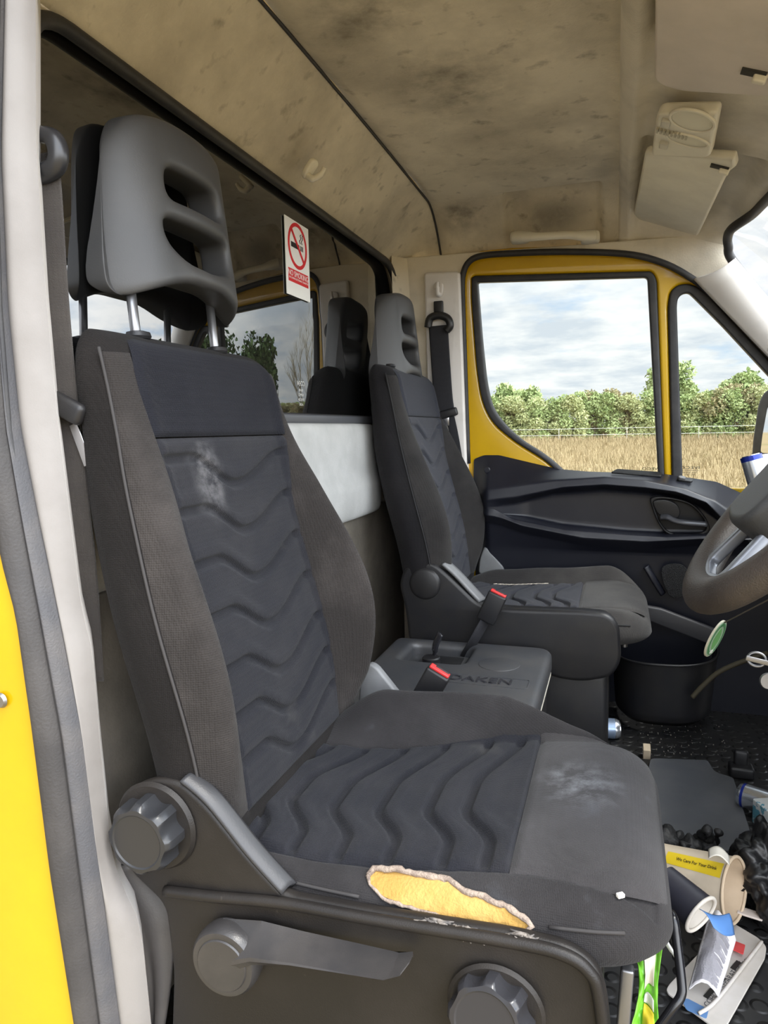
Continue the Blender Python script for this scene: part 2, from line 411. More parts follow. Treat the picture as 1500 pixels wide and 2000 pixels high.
# rear wall with its window opening
RX = -0.728
win = rround([(0.765, 0.985), (2.40, 0.985), (2.40, 1.498), (0.785, 1.505)], [0.05, 0.05, 0.14, 0.08], 8)
MR = frame((RX - 0.015, 0, 0), (0, 1, 0), (0, 0, 1), (1, 0, 0))
wall = plate('wall_rear', [(0.745, -0.03), (2.56, -0.03), (2.56, 1.56), (0.745, 1.56)], MR, 0.03, LINER, holes=[win], bev=0.004)
struct(wall)
w1 = thing('window_1', 'dark rear window', None, (RX, YC, 1.24), kind='structure')
gasket = [Vector((RX + 0.004, y, z)) for y, z in win]
tube('window_gasket', gasket, 0.011, RUBBER, w1, seg=10, closed=True)
RG = mat('dark_rear_glass', (0.006, 0.006, 0.006), 0.0, spec=0.5)
RG.node_tree.nodes['Principled BSDF'].inputs['IOR'].default_value = 2.5
plate('window_pane', rround([(0.745, 0.975), (2.41, 0.975), (2.41, 1.515), (0.75, 1.515)], [0.05, 0.05, 0.14, 0.08], 8),
      frame((RX - 0.012, 0, 0), (0, 1, 0), (0, 0, 1), (1, 0, 0)), 0.005, RG, w1, bev=0.0005)
rbox('window_sill', (0.02, 1.55, 0.022), Matrix.Translation((RX + 0.008, 1.6, 0.982)), mat('sill_grey', (0.07, 0.072, 0.08), 0.4), w1, bev=0.006)
# maker's marks printed on the rear glass
PRINT = mat('white_print', (0.55, 0.55, 0.52), 0.6)
MT = lambda y, z: frame((RX - 0.0085, y, z), (0, 1, 0), (0, 0, 1), (1, 0, 0))
mk = [text_me('IVECO', 0.016, MT(1.615, 1.068), 0.0001)]
for k, t in enumerate(['43R-001', 'E3 M331', 'AS2 DOT', 'SIGLA']): mk.append(text_me(t, 0.0085, MT(1.615, 1.052 - k * 0.0115), 0.0001))
link('window_print', join_me(mk), PRINT, w1, smooth=False)

# white moulded lower panel of the rear wall
def f_panel(u, v):
    # closed cross section swept along Y
    Y = 1.00 + 1.11 * v
    a = 2 * math.pi * u
    e = (1 - abs(2 * v - 1) ** 14) ** 0.5
    zc, hz = 0.838, 0.134
    cx = math.cos(a); sx = math.sin(a)
    x = 0.030 * math.copysign(abs(cx) ** 0.45, cx) * e
    z = zc + hz * math.copysign(abs(sx) ** 0.45, sx) * (0.85 + 0.15 * e)
    x -= 0.006 * bumpf(z - 0.818, 0.006) if cx > 0 else 0
    x += 0.012 * (z < 0.818) * sstep(0.818, 0.80, z) if cx > 0 else 0
    return Vector((RX + 0.006 + x, Y, z))
struct(grid('trim_3', f_panel, 90, 60, mat('white_panel', (0.425, 0.425, 0.4165), 0.55, (0.357, 0.357, 0.3485), 10, bump=0.15, bscale=300), closeu=True))
# carpet under it
struct(plate('trim_4', rround([(0.80, 0.0), (2.45, 0.0), (2.45, 0.72), (0.80, 0.72)], 0.03), frame((RX + 0.006, 0, 0), (0, 1, 0), (0, 0, 1), (1, 0, 0)), 0.012, CARPET, bev=0.003))
# rounded beige corner between rear wall and side
def f_corner(u, v):
    z = 1.53 * (1 - v); a = u * math.pi / 2
    lean = -0.05 * sstep(0.9, 1.53, z)
    x = RX + 0.01 + 0.115 * (1 - math.cos(a)); y = 2.375 + lean + 0.125 * math.sin(a)
    return Vector((x, y, z))
struct(grid('trim_5', f_corner, 16, 30, LINER))

# side wall round the far door opening
open_px = [(914, 905), (907, 700), (903, 570), (905, 535), (916, 512), (940, 500), (1000, 495), (1100, 492), (1220, 496), (1290, 512), (1345, 540), (1395, 580), (1500, 690)]
OFFW = 0.035
op = [dpx(x, y, OFFW) for x, y in open_px]
d = Vector(op[-1]) - Vector(op[-2]); k = (0.98 - op[-1][0]) / d.x
op += [(op[-1][0] + d.x * k, op[-1][1] + d.y * k), (0.98, -0.88), (op[0][0], -0.88)]
op_s = [(v.x, v.y) for v in catmull([(a, b, 0) for a, b in op[:13]], 5)] + op[13:]
wa, wb = Vector(dpx(1436, 516, OFFW)), Vector(dpx(1500, 604, OFFW)); kk = (1.15 - wa.x) / (wb.x - wa.x)
wfront = [tuple(wa + (wb - wa) * kk), tuple(wa), (wa.x - 0.035, 0.62)]
wl = plate('wall_left', [(-0.74, -0.92), (1.15, -0.92)] + wfront + [(-0.74, 0.64)], MD(OFFW - 0.015), 0.03, LINERF, holes=[op_s], bev=0.004)
struct(wl)
struct(tube('trim_6', [dpt(a, b, OFFW + 0.002) for a, b in op_s[:62]], 0.010, RUBBER, seg=10))
# white pillar trim behind the far door
pt = [dpx(830, 533, 0.05), dpx(899, 531, 0.05), dpx(912, 900, 0.05), (dpx(912, 900, 0.05)[0] + 0.01, -0.85), (dpx(838, 900, 0.05)[0], -0.85)]
pl = plate('trim_7', rround(pt, 0.012), MD(0.05), 0.03, WHITEP, bev=0.008)
struct(pl)

# A-pillar, windscreen and front header
def rail(p, q, t): return p + (q - p) * t
a0 = dpt(*dpx(1358, 543, OFFW), OFFW + 0.01); a1 = dpt(*dpx(1500, 692, OFFW), OFFW + 0.01)
b0 = W(1432, 506, 'y', 2.375); b1 = W(1500, 590, 'y', 2.375 + 0.03)
a1 = a1 + Vector((0, 0.0, 0)); fa = (1.05 - a0.x) / (a1.x - a0.x); fb = (1.10 - b0.x) / (b1.x - b0.x)
def f_apillar(mir):
    def f(u, v):
        p = rail(a0, a1, v * fa); q = rail(b0, b1, v * fb)
        c = p.lerp(q, u)
        n = Vector((0.25, -0.8, -0.35)); c = c + n * (0.028 * math.sin(math.pi * u))
        if mir: c.y = 2 * YC - c.y
        return c
    return f
struct(grid('trim_8', f_apillar(False), 14, 30, WHITEP, thick=0.012))
struct(grid('trim_9', f_apillar(True), 14, 30, WHITEP, thick=0.012))
# windscreen glass
tl = W(1424, 462, 'y', 2.36); ed = [rail(b0, b1, t * fb) for t in (0, 0.25, 0.5, 0.75, 1)]
def hdr_front(Y):
    s = (Y - YC) / 0.75
    return Vector((0.372 - 0.062 * s * s, Y, 1.507 + 0.004 * (1 - s * s)))
top = [hdr_front(0.90 + 1.44 * i / 16) for i in range(17)]
WG = clear_glass('clear_glass')
def f_ws(u, v):
    Y = 0.84 + 1.56 * u
    s = (Y - YC) / 0.78
    t = hdr_front(min(max(Y, 0.87), 2.37)) + Vector((0.004, 0, 0)); t.y = Y
    b = Vector((1.16 - 0.11 * s * s, YC + (Y - YC) * 1.06, 0.83))
    return t.lerp(b, v)
w2 = thing('window_2', 'windscreen', None, (0.7, YC, 1.2), kind='structure')
grid('window_pane', f_ws, 24, 8, WG, w2)
fr = [f_ws(u / 30, 0.0) for u in range(31)]
edge_r = [f_ws(1, v / 12) for v in range(13)]; edge_l = [f_ws(0, v / 12) for v in range(13)]
seal = edge_l[::-1][:-1] + fr[1:-1] + edge_r[1:]
seal = [Vector((p.x - 0.004, p.y, p.z - 0.008)) for p in [e for e in edge_l[::-1]]]
path = [b1.lerp(b0, 0.0) + (b1 - b0) * 3.0, b1 + (b1 - b0) * 1.0, b1, b0, W(1424, 478, 'y', 2.352), W(1423, 460, 'y', 2.33), W(1432, 443, 'y', 2.28)] + [hdr_front(2.2 - 1.4 * i / 14) for i in range(15)]
tube('window_gasket', catmull([p + Vector((-0.002, 0, -0.004)) for p in path], 5), 0.013, RUBBER, w2, seg=10)

VZ = ((0.80, 1.37), (1.87, 2.40))
def hdr_z(X, Y):
    fz = hdr_front(min(max(Y, 0.86), 2.38))
    t = X / fz.x
    z = 1.640 * (1 - t) + fz.z * t
    z -= 0.020 * bumpf(X - 0.022, 0.020)
    for a, b in VZ:
        z += 0.030 * sstep(0.040, 0.060, X) * sstep(0.33, 0.29, X) * sstep(a - 0.02, a + 0.01, Y) * sstep(b + 0.02, b - 0.01, Y)
    z -= side_drop(Y) * (1 - 0.55 * t)
    return z
def f_hdr(u, v):
    Y = 0.78 + u * 1.675
    fx = hdr_front(min(max(Y, 0.86), 2.38)).x
    X = -0.006 + v * (fx + 0.006)
    return Vector((X, Y, hdr_z(X, Y) if v > 0 else ceil_z(0, Y) - 0.004))
struct(grid('trim_10', f_hdr, 140, 70, LINERF))
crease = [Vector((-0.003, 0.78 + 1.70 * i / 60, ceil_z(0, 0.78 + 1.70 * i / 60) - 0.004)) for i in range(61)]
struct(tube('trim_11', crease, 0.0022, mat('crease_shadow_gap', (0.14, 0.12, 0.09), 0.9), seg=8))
# outer roof so that no daylight leaks in
def f_roof(u, v):
    Y = 0.70 + 1.84 * u; X = -0.76 + 1.06 * v
    s = (Y - YC) / 0.92
    return Vector((X, Y, 1.79 - 0.17 * abs(s) ** 6 - 0.17 * max(v - 0.45, 0) ** 1.3))
struct(grid('roof', f_roof, 30, 10, YELLOW, thick=0.01))

# ------------------------------------------------------------------ far door
door = thing('door_1', 'yellow far door with black inner panel', None, (0, 2.5, 0.0), kind='structure')
g1 = [(934, 553), (1264, 543), (1289, 1000), (1180, 990), (1070, 890), (1020, 860), (987, 830), (963, 797), (952, 750), (943, 667)]
o1 = [(923, 545), (928, 540), (1270, 531), (1277, 538), (1282, 550), (1300, 1010), (1150, 990), (1073, 902), (1007, 862), (963, 825), (943, 783), (933, 717), (923, 583)]
g2 = [(1335, 1010), (1321, 599), (1323, 584), (1332, 575), (1344, 573), (1353, 581), (1410, 638), (1500, 735)]
o2 = [(1314, 1020), (1304, 600), (1308, 572), (1320, 559), (1341, 555), (1359, 560), (1385, 580), (1500, 704)]
def ext(l, x):
    a, b = Vector(l[-2]), Vector(l[-1]); t = (x - b.x) / (b.x - a.x); p = b + (b - a) * t; return [tuple(p), (p.x, l[0][1])]
P1 = rround([dpx(*p) for p in g1], [0.006, 0.012, 0.02, 0.05, .05, .05, .05, .05, .05, .05]); Q1 = rround([dpx(*p) for p in o1], [0.01, .01, .01, .01, .01, .02] + [.05] * 7)
P2 = [dpx(*p) for p in g2]; P2 += ext(P2, 0.50); Q2 = [dpx(*p) for p in o2]; Q2 += ext(Q2, 0.53)
P2 = rround(P2, 0.012); Q2 = rround(Q2, 0.015)
OFO = 0.004
fo = [dpx(x, y, 0) for x, y in [(909, 930), (902, 700), (897, 570), (899, 530), (914, 503), (940, 491), (1000, 485), (1100, 482), (1220, 486), (1295, 503), (1352, 531), (1402, 571), (1500, 676)]]
d = Vector(fo[-1]) - Vector(fo[-2]); k = (0.85 - fo[-1][0]) / d.x
fo += [(0.85, fo[-1][1] + d.y * k), (0.85, -0.50), (fo[0][0] + 0.004, -0.50)]
plate('door_frame', fo, MD(0.0), 0.036, YELLOW, door, holes=[Q1, Q2], bev=0.010, bseg=4)
plate('window_seal', Q1, MD(0.004), 0.040, RUBBER, door, holes=[P1], bev=0.006)
plate('quarter_window_seal', Q2, MD(0.004), 0.040, RUBBER, door, holes=[P2], bev=0.006)
plate('window_pane', Q1, MD(-0.006), 0.004, WG, door, bev=0.0)
plate('quarter_window_pane', Q2, MD(-0.006), 0.004, WG, door, bev=0.0)
MB_ = mat('dark_print', (0.02, 0.02, 0.02), 0.6)
def MDm(px, py): # seen from inside the marks read mirrored
    x, v = dpx(px, py); return frame(dpt(x, v, -0.003), -E1, E2, -E3)
mk = [text_me('IVECO', 0.0125, MDm(1271, 916), 0.0001, sx=1.5)]
link('window_print', join_me(mk), MB_, door, smooth=False)
mk = [text_me('IVECO', 0.0135, MDm(1347, 914), 0.0001, sx=1.6)]
for k, t in enumerate(['TEMPERED E3', '43R-00048', 'AS2 M41']): mk.append(text_me(t, 0.0065, MDm(1347, 919.5 + k * 4), 0.0001, sx=1.5))
link('quarter_window_print', join_me(mk), MB_, door, smooth=False)

# inner door panel: rails (pixel-measured on the panel, each at its own depth off the door plane)
def railf(pts, off):
    P = [dpx(x, y, off) for x, y in pts]
    def f(x):
        if x <= P[0][0]: return P[0][1]
        for a, b in zip(P, P[1:]):
            if x <= b[0]:
                t = (x - a[0]) / (b[0] - a[0]); return a[1] + (b[1] - a[1]) * t
        a, b = P[-2], P[-1]; return b[1] + (x - b[0]) * (b[1] - a[1]) / (b[0] - a[0])
    return f
R = [(railf([(925, 897), (945, 889), (975, 889), (1030, 902), (1090, 916), (1150, 921), (1300, 926), (1400, 941), (1450, 964)], 0.022), 0.022),
     (railf([(925, 960), (1008, 948), (1080, 938), (1180, 931), (1260, 938), (1340, 955), (1400, 980), (1440, 1010)], 0.115), 0.115),
     (railf([(925, 978), (1008, 972), (1100, 952), (1180, 947), (1260, 953), (1320, 961), (1380, 982), (1410, 1014), (1440, 1040)], 0.125), 0.125),
     (railf([(925, 986), (1008, 982), (1080, 964), (1180, 956), (1260, 962), (1320, 970), (1370, 990), (1440, 1044)], 0.060), 0.060),
     (railf([(925, 990), (1004, 1004), (1100, 1024), (1220, 1036), (1300, 1040), (1380, 1040), (1440, 1046)], 0.062), 0.062),
     (railf([(925, 992), (964, 992), (1000, 1013), (1100, 1034), (1220, 1044), (1300, 1049), (1380, 1046), (1440, 1048)], 0.118), 0.118),
     (railf([(925, 1002), (980, 1012), (1020, 1027), (1140, 1051), (1260, 1058), (1372, 1052), (1440, 1054)], 0.128), 0.128),
     (railf([(925, 1016), (980, 1026), (1020, 1042), (1140, 1066), (1260, 1073), (1372, 1066), (1440, 1066)], 0.100), 0.100),
     (lambda x: -0.36, 0.085), (lambda x: -0.74, 0.075), (lambda x: -0.90, 0.075)]
X0, X1 = dpx(926, 910, 0.02)[0], 0.80
def f_card(u, v):
    x = X0 + (X1 - X0) * v
    endf = 1 - (1 - sstep(0, 0.05, v)) * 0.75
    endr = 1 - sstep(0.93, 1.0, v) * 0.8
    k = u * (len(R) - 1); i = min(int(k), len(R) - 2); t = k - i
    (fa_, oa), (fb_, ob) = R[i], R[i + 1]
    tt = t
    # pocket closes towards the rear end
    if i in (2, 3, 4):
        pf = sstep(X0 + 0.05, X0 + 0.20, x)
        oa2 = oa if oa > 0.1 else 0.12 - (0.12 - oa) * pf
        ob2 = ob if ob > 0.1 else 0.12 - (0.12 - ob) * pf
        off = oa2 + (ob2 - oa2) * tt
    else: off = oa + (ob - oa) * tt
    off = 0.02 + (off - 0.02) * min(endf, endr)
    return dpt(x, fa_(x) + (fb_(x) - fa_(x)) * tt, off)
card = grid('door_panel', f_card, 60, 170, DOORP, door)
md = card.modifiers.new('sub', 'SUBSURF'); md.levels = 1; md.render_levels = 1
# recess slot and switch in the ledge
zl = lambda px, py, off: dpt(*dpx(px, py, off), off)
def ledge_plate(name, pts, h, m, bev=0.002):
    P = [zl(x, y, o) for x, y, o in pts]
    c = sum(P, Vector()) / len(P)
    ex = (P[1] - P[0]).normalized(); n = ex.cross(P[-1] - P[0]).normalized()
    if n.z < 0: n = -n
    ey = n.cross(ex); M = frame(c + n * h, ex, ey, n)
    loc = [((p - c).dot(ex), (p - c).dot(ey)) for p in P]
    return plate(name, rround(loc, 0.008), M, 0.006, m, door, bev=bev)
ledge_plate('ledge_recess', [(1192, 926, 0.06), (1292, 934, 0.06), (1292, 924, 0.035), (1205, 919, 0.035)], 0.004, mat('recess_black', (0.006, 0.006, 0.007), 0.5))
ledge_plate('window_switch', [(1322, 940, 0.07), (1352, 945, 0.07), (1352, 938, 0.045), (1322, 934, 0.045)], 0.005, mat('switch_black', (0.01, 0.01, 0.012), 0.35))
ledge_plate('switch_key', [(1324, 938, 0.066), (1338, 940, 0.066), (1338, 936, 0.05), (1324, 934, 0.05)], 0.008, GREYL)
# door pull: bezel, dish and lever
bz = [(1272, 972), (1300, 969), (1348, 981), (1376, 1008), (1386, 1031), (1376, 1043), (1336, 1048), (1304, 1042), (1286, 1022), (1273, 990)]
B1 = smooth2([dpx(x, y, 0.07) for x, y in bz])
cxm = sum(p[0] for p in B1) / len(B1); cym = sum(p[1] for p in B1) / len(B1)
B0 = [(cxm + (a - cxm) * 0.88, cym + (b - cym) * 0.86) for a, b in B1]
dh = plate('door_handle', B1, MD(0.072), 0.016, BLACKP, door, holes=[B0], bev=0.004)
plate('handle_dish', B1, MD(0.058), 0.008, mat('dish_black', (0.006, 0.006, 0.008), 0.5), dh, bev=0.001)
lv = [zl(1291, 1010, 0.085), zl(1303, 1010, 0.092), zl(1318, 1017, 0.10), zl(1340, 1021, 0.104), zl(1380, 1024, 0.10)]
tube('handle_lever', catmull(lv, 6), [0.011] * 8 + [0.010] * 17, mat('satin_handle', (0.05, 0.05, 0.055), 0.25), dh, seg=12, flat=(1.0, 0.7))
pd_ = smooth2([dpx(x, y, 0.075) for x, y in [(1276, 978), (1300, 975), (1322, 985), (1328, 1003), (1318, 1012), (1290, 1006), (1280, 995)]])
plate('handle_pad', pd_, MD(0.078), 0.012, BLACKP, dh, bev=0.004)
# small cap on the rear corner of the panel
x, v = dpx(952, 917, 0.06)
lathe('panel_cap', [(0.0, 0.004), (0.009, 0.004), (0.011, 0.002), (0.011, 0.0)], frame(dpt(x, v, 0.068), E1, E2, E3), DOORP, door, seg=20)
# bottle bin in the lower door
def f_bin(u, v):
    a = math.pi * (1 + u)
    if v < 0.5: r, z = 1.0 - 0.10 * (v / 0.5), 0.215 - 0.2 * v / 0.5
    else: r, z = 0.93 - 0.10 * ((1 - v) / 0.5), 0.20 - 0.19 * (1 - v) / 0.5
    if v < 0.5: z = 0.235 - 0.205 * (v / 0.5) ** 1.0
    else: r = 0.86 - 0.06 * (1 - (v - 0.5) / 0.5) + 0.09 * ((v - 0.5) / 0.5); z = 0.03 + 0.205 * ((v - 0.5) / 0.5)
    n = 2.6; cx, sx = math.cos(a), math.sin(a)
    x = 0.155 + 0.160 * r * math.copysign(abs(cx) ** (2 / n), cx); y = 2.44 + 0.22 * r * math.copysign(abs(sx) ** (2 / n), sx)
    return Vector((x, y, z + 0.02 * cx * 0.4))
bn = grid('bottle_bin', f_bin, 40, 20, BLACKP, door)
tube('bin_rim', [f_bin(i / 40, 0.0) for i in range(41)], 0.004, BLACKP, door, seg=8)
plate('speaker_grille', smooth2([dpx(x, y, 0.11) for x, y in [(1292, 1110), (1335, 1104), (1350, 1150), (1310, 1165)]]), MD(0.112), 0.006,
      mat('grille_black', (0.012, 0.012, 0.013), 0.5, bump=1.0, bscale=500), door, bev=0.002)
tube('lower_rib', catmull([zl(1262, 1106, 0.10), zl(1275, 1128, 0.105), zl(1295, 1160, 0.10)], 6), [0.012] * 13, DOORP, door, flat=(1, .6))
plate('lower_ramp', rround([dpx(x, y, 0.12) for x, y in [(1255, 1180), (1290, 1186), (1400, 1228), (1400, 1262), (1255, 1206)]], 0.01), MD(0.125) , 0.02, mat('ramp_plastic', (0.05, 0.05, 0.055), 0.45, bump=0.1, bscale=500), door, bev=0.006)

# ------------------------------------------------------------------ near side: pillar, seals, body
nr = [(70, 0), (70, 270), (88, 560), (110, 800), (135, 1000), (158, 1180), (168, 1225), (180, 1270), (196, 1460), (215, 1640), (224, 1690), (242, 1738), (268, 1790), (281, 1860), (295, 2000)]
nl = [(10, -40), (2, 300), (16, 600), (40, 830), (75, 1010), (115, 1200), (160, 1430), (195, 1700), (235, 2000)]
def ipx(l, y):
    for a, b in zip(l, l[1:]):
        if y <= b[1]:
            t = (y - a[1]) / (b[1] - a[1]); return a[0] + (b[0] - a[0]) * t
    a, b = l[-2], l[-1]; t = (y - b[1]) / (b[1] - a[1]); return b[0] + (b[0] - a[0]) * t
def near_strip(name, la, lb, ya, yb, m, bulge, ru=14, thick=0.0):
    def f(u, v):
        py = -60 + v * 2260
        p = W(ipx(la, py), py, 'y', ya - 0.025); q = W(ipx(lb, py), py, 'y', yb - 0.025)
        c = p.lerp(q, u); c.y -= bulge * (1 - abs(2 * u - 1) ** 3); return c
    return struct(grid(name, f, ru, 60, m, thick=thick))
near_strip('trim_12', nl, nr, 0.738, 0.765, mat('darkened_pillar_plastic', (0.216, 0.201, 0.189), 0.5, (0.186, 0.171, 0.159), 9, bump=0.06, bscale=500, col3=(0.132, 0.114, 0.102), nscale3=24, ncon3=(0.72, 0.8)), 0.008)  # white trim plastic in a darker copy, offsetting the strong light on this pillar
# return face of the pillar trim going back into the cab
def f_ret(u, v):
    py = -60 + v * 2260; p = W(ipx(nr, py), py, 'y', 0.740); return p + Vector((-0.05 * u, 0.06 * u, 0))
struct(grid('trim_13', f_ret, 4, 60, WHITEP))
l1 = [(x - 34 - 12 * sstep(0, 1500, y), y) for x, y in nl]
g_mid = [(ipx(nl, y) - (14 + 24 * sstep(300, 1500, y)), y) for y in range(-60, 2201, 60)]
yl = [(-70, -60), (-64, 300), (-40, 600), (0, 1080), (33, 1200), (60, 1400), (98, 1700), (146, 2000), (178, 2200)]
near_strip('trim_14', g_mid, nl, 0.722, 0.738, RUBBERG, 0.010)
near_strip('trim_15', yl, g_mid, 0.706, 0.722, mat('dusty_rubber', (0.032, 0.0296, 0.0296), 0.6, (0.048, 0.044, 0.0424), 10, bump=0.2, bscale=300), 0.012)
gp = [W(x, y, 'y', 0.6975) for x, y in g_mid]
struct(tube('trim_16', gp, 0.0035, RUBBER, seg=8))
yo = [(x - 330, y) for x, y in yl]
body = near_strip('wall_right', yo, yl, 0.700, 0.706, YELLOW, 0.004, ru=20)
st = W(2, 1368, 'y', 0.674)
lathe('trim_17', [(0, 0.004), (0.008, 0.004), (0.010, 0.0)], axisframe(st, (0, -1, 0)), STEELD, seg=20)['kind'] = 'structure'
# floor
FLOOR = mat('floor_rubber', (0.011, 0.011, 0.012), 0.5, (0.020, 0.019, 0.018), 12, bump=0.0)
def floor_mat():
    N = FLOOR.node_tree.nodes; L = FLOOR.node_tree.links
    tc = N.new('ShaderNodeTexCoord'); v = N.new('ShaderNodeTexVoronoi'); v.inputs['Scale'].default_value = 26; v.inputs['Randomness'].default_value = 0.35
    L.new(tc.outputs['Object'], v.inputs['Vector'])
    r = N.new('ShaderNodeValToRGB'); r.color_ramp.elements[0].position = 0.30; r.color_ramp.elements[0].color = (1, 1, 1, 1)
    r.color_ramp.elements[1].position = 0.42; r.color_ramp.elements[1].color = (0, 0, 0, 1)
    L.new(v.outputs['Distance'], r.inputs[0]); b = N.new('ShaderNodeBump'); b.inputs['Strength'].default_value = 0.8; b.inputs['Distance'].default_value = 0.006
    L.new(r.outputs[0], b.inputs['Height']); L.new(b.outputs[0], N['Principled BSDF'].inputs['Normal'])
floor_mat()
struct(rbox('floor', (1.95, 1.86, 0.04), Matrix.Translation((0.22, 1.62, -0.02)), FLOOR, bev=0.004))
# front bulkhead and footwell slope below the dashboard
struct(rbox('wall_front', (0.05, 1.78, 1.0), Matrix.Translation((1.17, 1.62, 0.38)), BLACKP, bev=0.01))
plate('door_skin', [(-0.56, -1.2), (0.85, -1.2), (0.85, -0.16), (-0.56, -0.16)], MD(-0.03), 0.02, YELLOW, door, bev=0.004)

# ------------------------------------------------------------------ seats
def xf(z):            # front plane of the backrest's centre
    return -0.503 - 0.20 * (z - 0.42) + 0.012 * bumpf(z - 0.55, 0.15)
def bw(z):            # half width of the backrest
    return 0.252 + 0.016 * bumpf(z - 0.66, 0.18) - 0.010 * sstep(0.85, 1.05, z)
def bol(z):           # how far the bolsters stand forward
    return 0.105 * bumpf(z - 0.66, 0.23) * sstep(0.36, 0.50, z) * (1 - 0.6 * sstep(0.85, 1.05, z)) + 0.012
ZT = 1.098
BF = [0.40, 1.0]    # the side people slide over is worn flatter
def back_front(y, z):
    ay = abs(y); w = bw(z); b = bol(z) * (BF[0] if y < 0 else BF[1])
    p = b * sstep(0.165, 0.225, ay) - 0.55 * b * sstep(0.235, w, ay) - 0.012 * sstep(0.24, w, ay)
    return xf(z) + p
def make_backrest(parent, nm='backrest'):
    loops = []
    NZ = 120
    for j in range(NZ + 1):
        t = j / NZ
        z = 0.335 + (ZT - 0.335) * math.sin(t * math.pi / 2) ** 0.85
        q = max((z - (ZT - 0.055)) / 0.055, 0.0); kx = math.sqrt(max(1 - q ** 2.4, 0.0)) * 0.97 + 0.03
        q2 = max((z - (ZT - 0.10)) / 0.10, 0.0); ky = 1 - 0.16 * (1 - math.sqrt(max(1 - q2 ** 2, 0)))
        qb = max((0.40 - z) / 0.065, 0.0); kb = math.sqrt(max(1 - min(qb, 1) ** 2, 0)) * 0.8 + 0.2
        w = bw(z) * ky; th = 0.128 - 0.03 * sstep(0.8, 1.08, z)
        loop = []
        for i in range(140):
            s = math.sin((i / 139 * 2 - 1) * math.pi / 2); y = w * s
            xq = xf(z) - 0.055
            e = math.sqrt(max(1 - abs(s) ** 9, 0))
            x = xq + (back_front(bw(z) * s, z) - xq) * e * kx * kb - 0.008 * sstep(ins_w(z) - 0.002, ins_w(z) - 0.010, abs(bw(z) * s)) * sstep(0.405, 0.42, z) * sstep(1.07, 1.05, z)
            loop.append(Vector((x, y, z)))
        for i in range(1, 23):
            s = math.sin((1 - i / 23 * 2) * math.pi / 2); y = w * s
            e = math.sqrt(max(1 - abs(s) ** 5, 0)); xq = xf(z) - 0.055
            loop.append(Vector((xq - (th - 0.055) * e * kx * kb, y, z)))
        loops.append(loop)
    return loops
GZ = (0.918, 0.842, 0.765, 0.688, 0.612, 0.545, 0.482)
def ins_w(z): return 0.180 + 0.024 * sstep(0.8, 1.03, z)
def f_back_insert(u, v):
    z = 0.405 + (0.945 - 0.405) * v; y = (u * 2 - 1) * ins_w(z)
    x = back_front(y, z)
    edge = min(1 - abs(u * 2 - 1), 1.0) * ins_w(z)
    o = -0.003 + 0.0065 * sstep(0, 0.010, edge) * sstep(0, 0.02, v)
    g = 0
    sh = sstep(0.20, 0.48, u) * (1 - sstep(0.50, 0.98, u))
    for k, zk in enumerate(GZ):
        d = z - (zk - 0.046 * sh)
        g += 0.0085 * sstep(-0.013, -0.008, d) * (1 - sstep(0.001, 0.007, d)) - 0.0025 * bumpf(d - 0.016, 0.010)
    o -= 0.004 * bumpf((1 - v) * 0.54, 0.005)
    return Vector((x + o - g * sstep(0.002, 0.014, edge), y, z))
def f_back_upper(u, v):
    z = 0.945 + (1.084 - 0.945) * v
    q = max((v - 0.6) / 0.4, 0.0); ww = ins_w(z) * (1 - 0.16 * (1 - math.sqrt(max(1 - q * q, 0))))
    y = (u * 2 - 1) * ww
    qz = max((z - (ZT - 0.055)) / 0.055, 0.0); kx = math.sqrt(max(1 - qz ** 2.4, 0.0))
    x = xf(z) - 0.055 + (back_front(y, z) - xf(z) + 0.055) * kx
    e2 = min((1 - abs(u * 2 - 1)) * ww, (1 - v) * 0.11 + 0.002, v * 0.11 + 0.004)
    return Vector((x - 0.004 + 0.009 * sstep(0, 0.010, e2), y, z + 0.002))
# cushion
XR, XF_ = -0.545, 0.075
def cw(x):
    q2 = max((x - (XF_ - 0.13)) / 0.13, 0.0)
    return (0.238 + 0.010 * sstep(-0.5, -0.25, x)) * (1 - 0.34 * (1 - math.sqrt(max(1 - min(q2, 1) ** 2.6, 0))))
INS = [1.0, 0.0]
def ins_r(x): return (0.105 + 0.13 * sstep(-0.54, 0.04, x)) * INS[0] + INS[1] * 0.20
def ins_l(x): return (-0.208 + 0.015 * bumpf(x + 0.13, 0.10)) * INS[0] + INS[1] * -0.165 - INS[1] * 0.05 * sstep(-0.4, 0.0, x)
def ctop(x, y, so, lo, hi):
    z = 0.392 + 0.016 * sstep(-0.2, -0.02, x) - 0.012 * bumpf(x + 0.38, 0.12)
    ay = abs(y); side = -1 if y < 0 else 1; amp = lo if y * so > 0 else hi; yb = abs(ins_l(x) if y < 0 else ins_r(x))
    L = sstep(-0.56, -0.40, x) * (1 - 0.8 * sstep(-0.05, 0.075, x))
    z += amp * L * sstep(yb - 0.015, max(0.222, yb + 0.03), ay) - amp * 0.25 * L * sstep(0.24, 0.27, ay)
    return z
def csurf(x, s, so, lo, hi, low=False):
    w = cw(x); y = w * s
    ze = 0.335 + 0.01 * sstep(-0.1, 0.05, x); q = max((x - (XF_ - 0.085)) / 0.085, 0.0); k = math.sqrt(max(1 - min(q, 1) ** 2.4, 0))
    e = math.sqrt(max(1 - abs(s) ** 7, 0))
    if low: return Vector((x, y, ze - (0.070 - 0.035 * sstep(-0.15, 0.0, x)) * e * k))
    dp = 0.008 * sstep(ins_r(x), ins_r(x) - 0.008, y) * sstep(ins_l(x), ins_l(x) + 0.008, y) * sstep(-0.522, -0.512, x) * sstep(0.06, 0.05, x) if DEP[0] else 0.0
    return Vector((x, y, ze + (ctop(x, y, so, lo, hi) - ze) * e * k - dp))
DEP = [False]
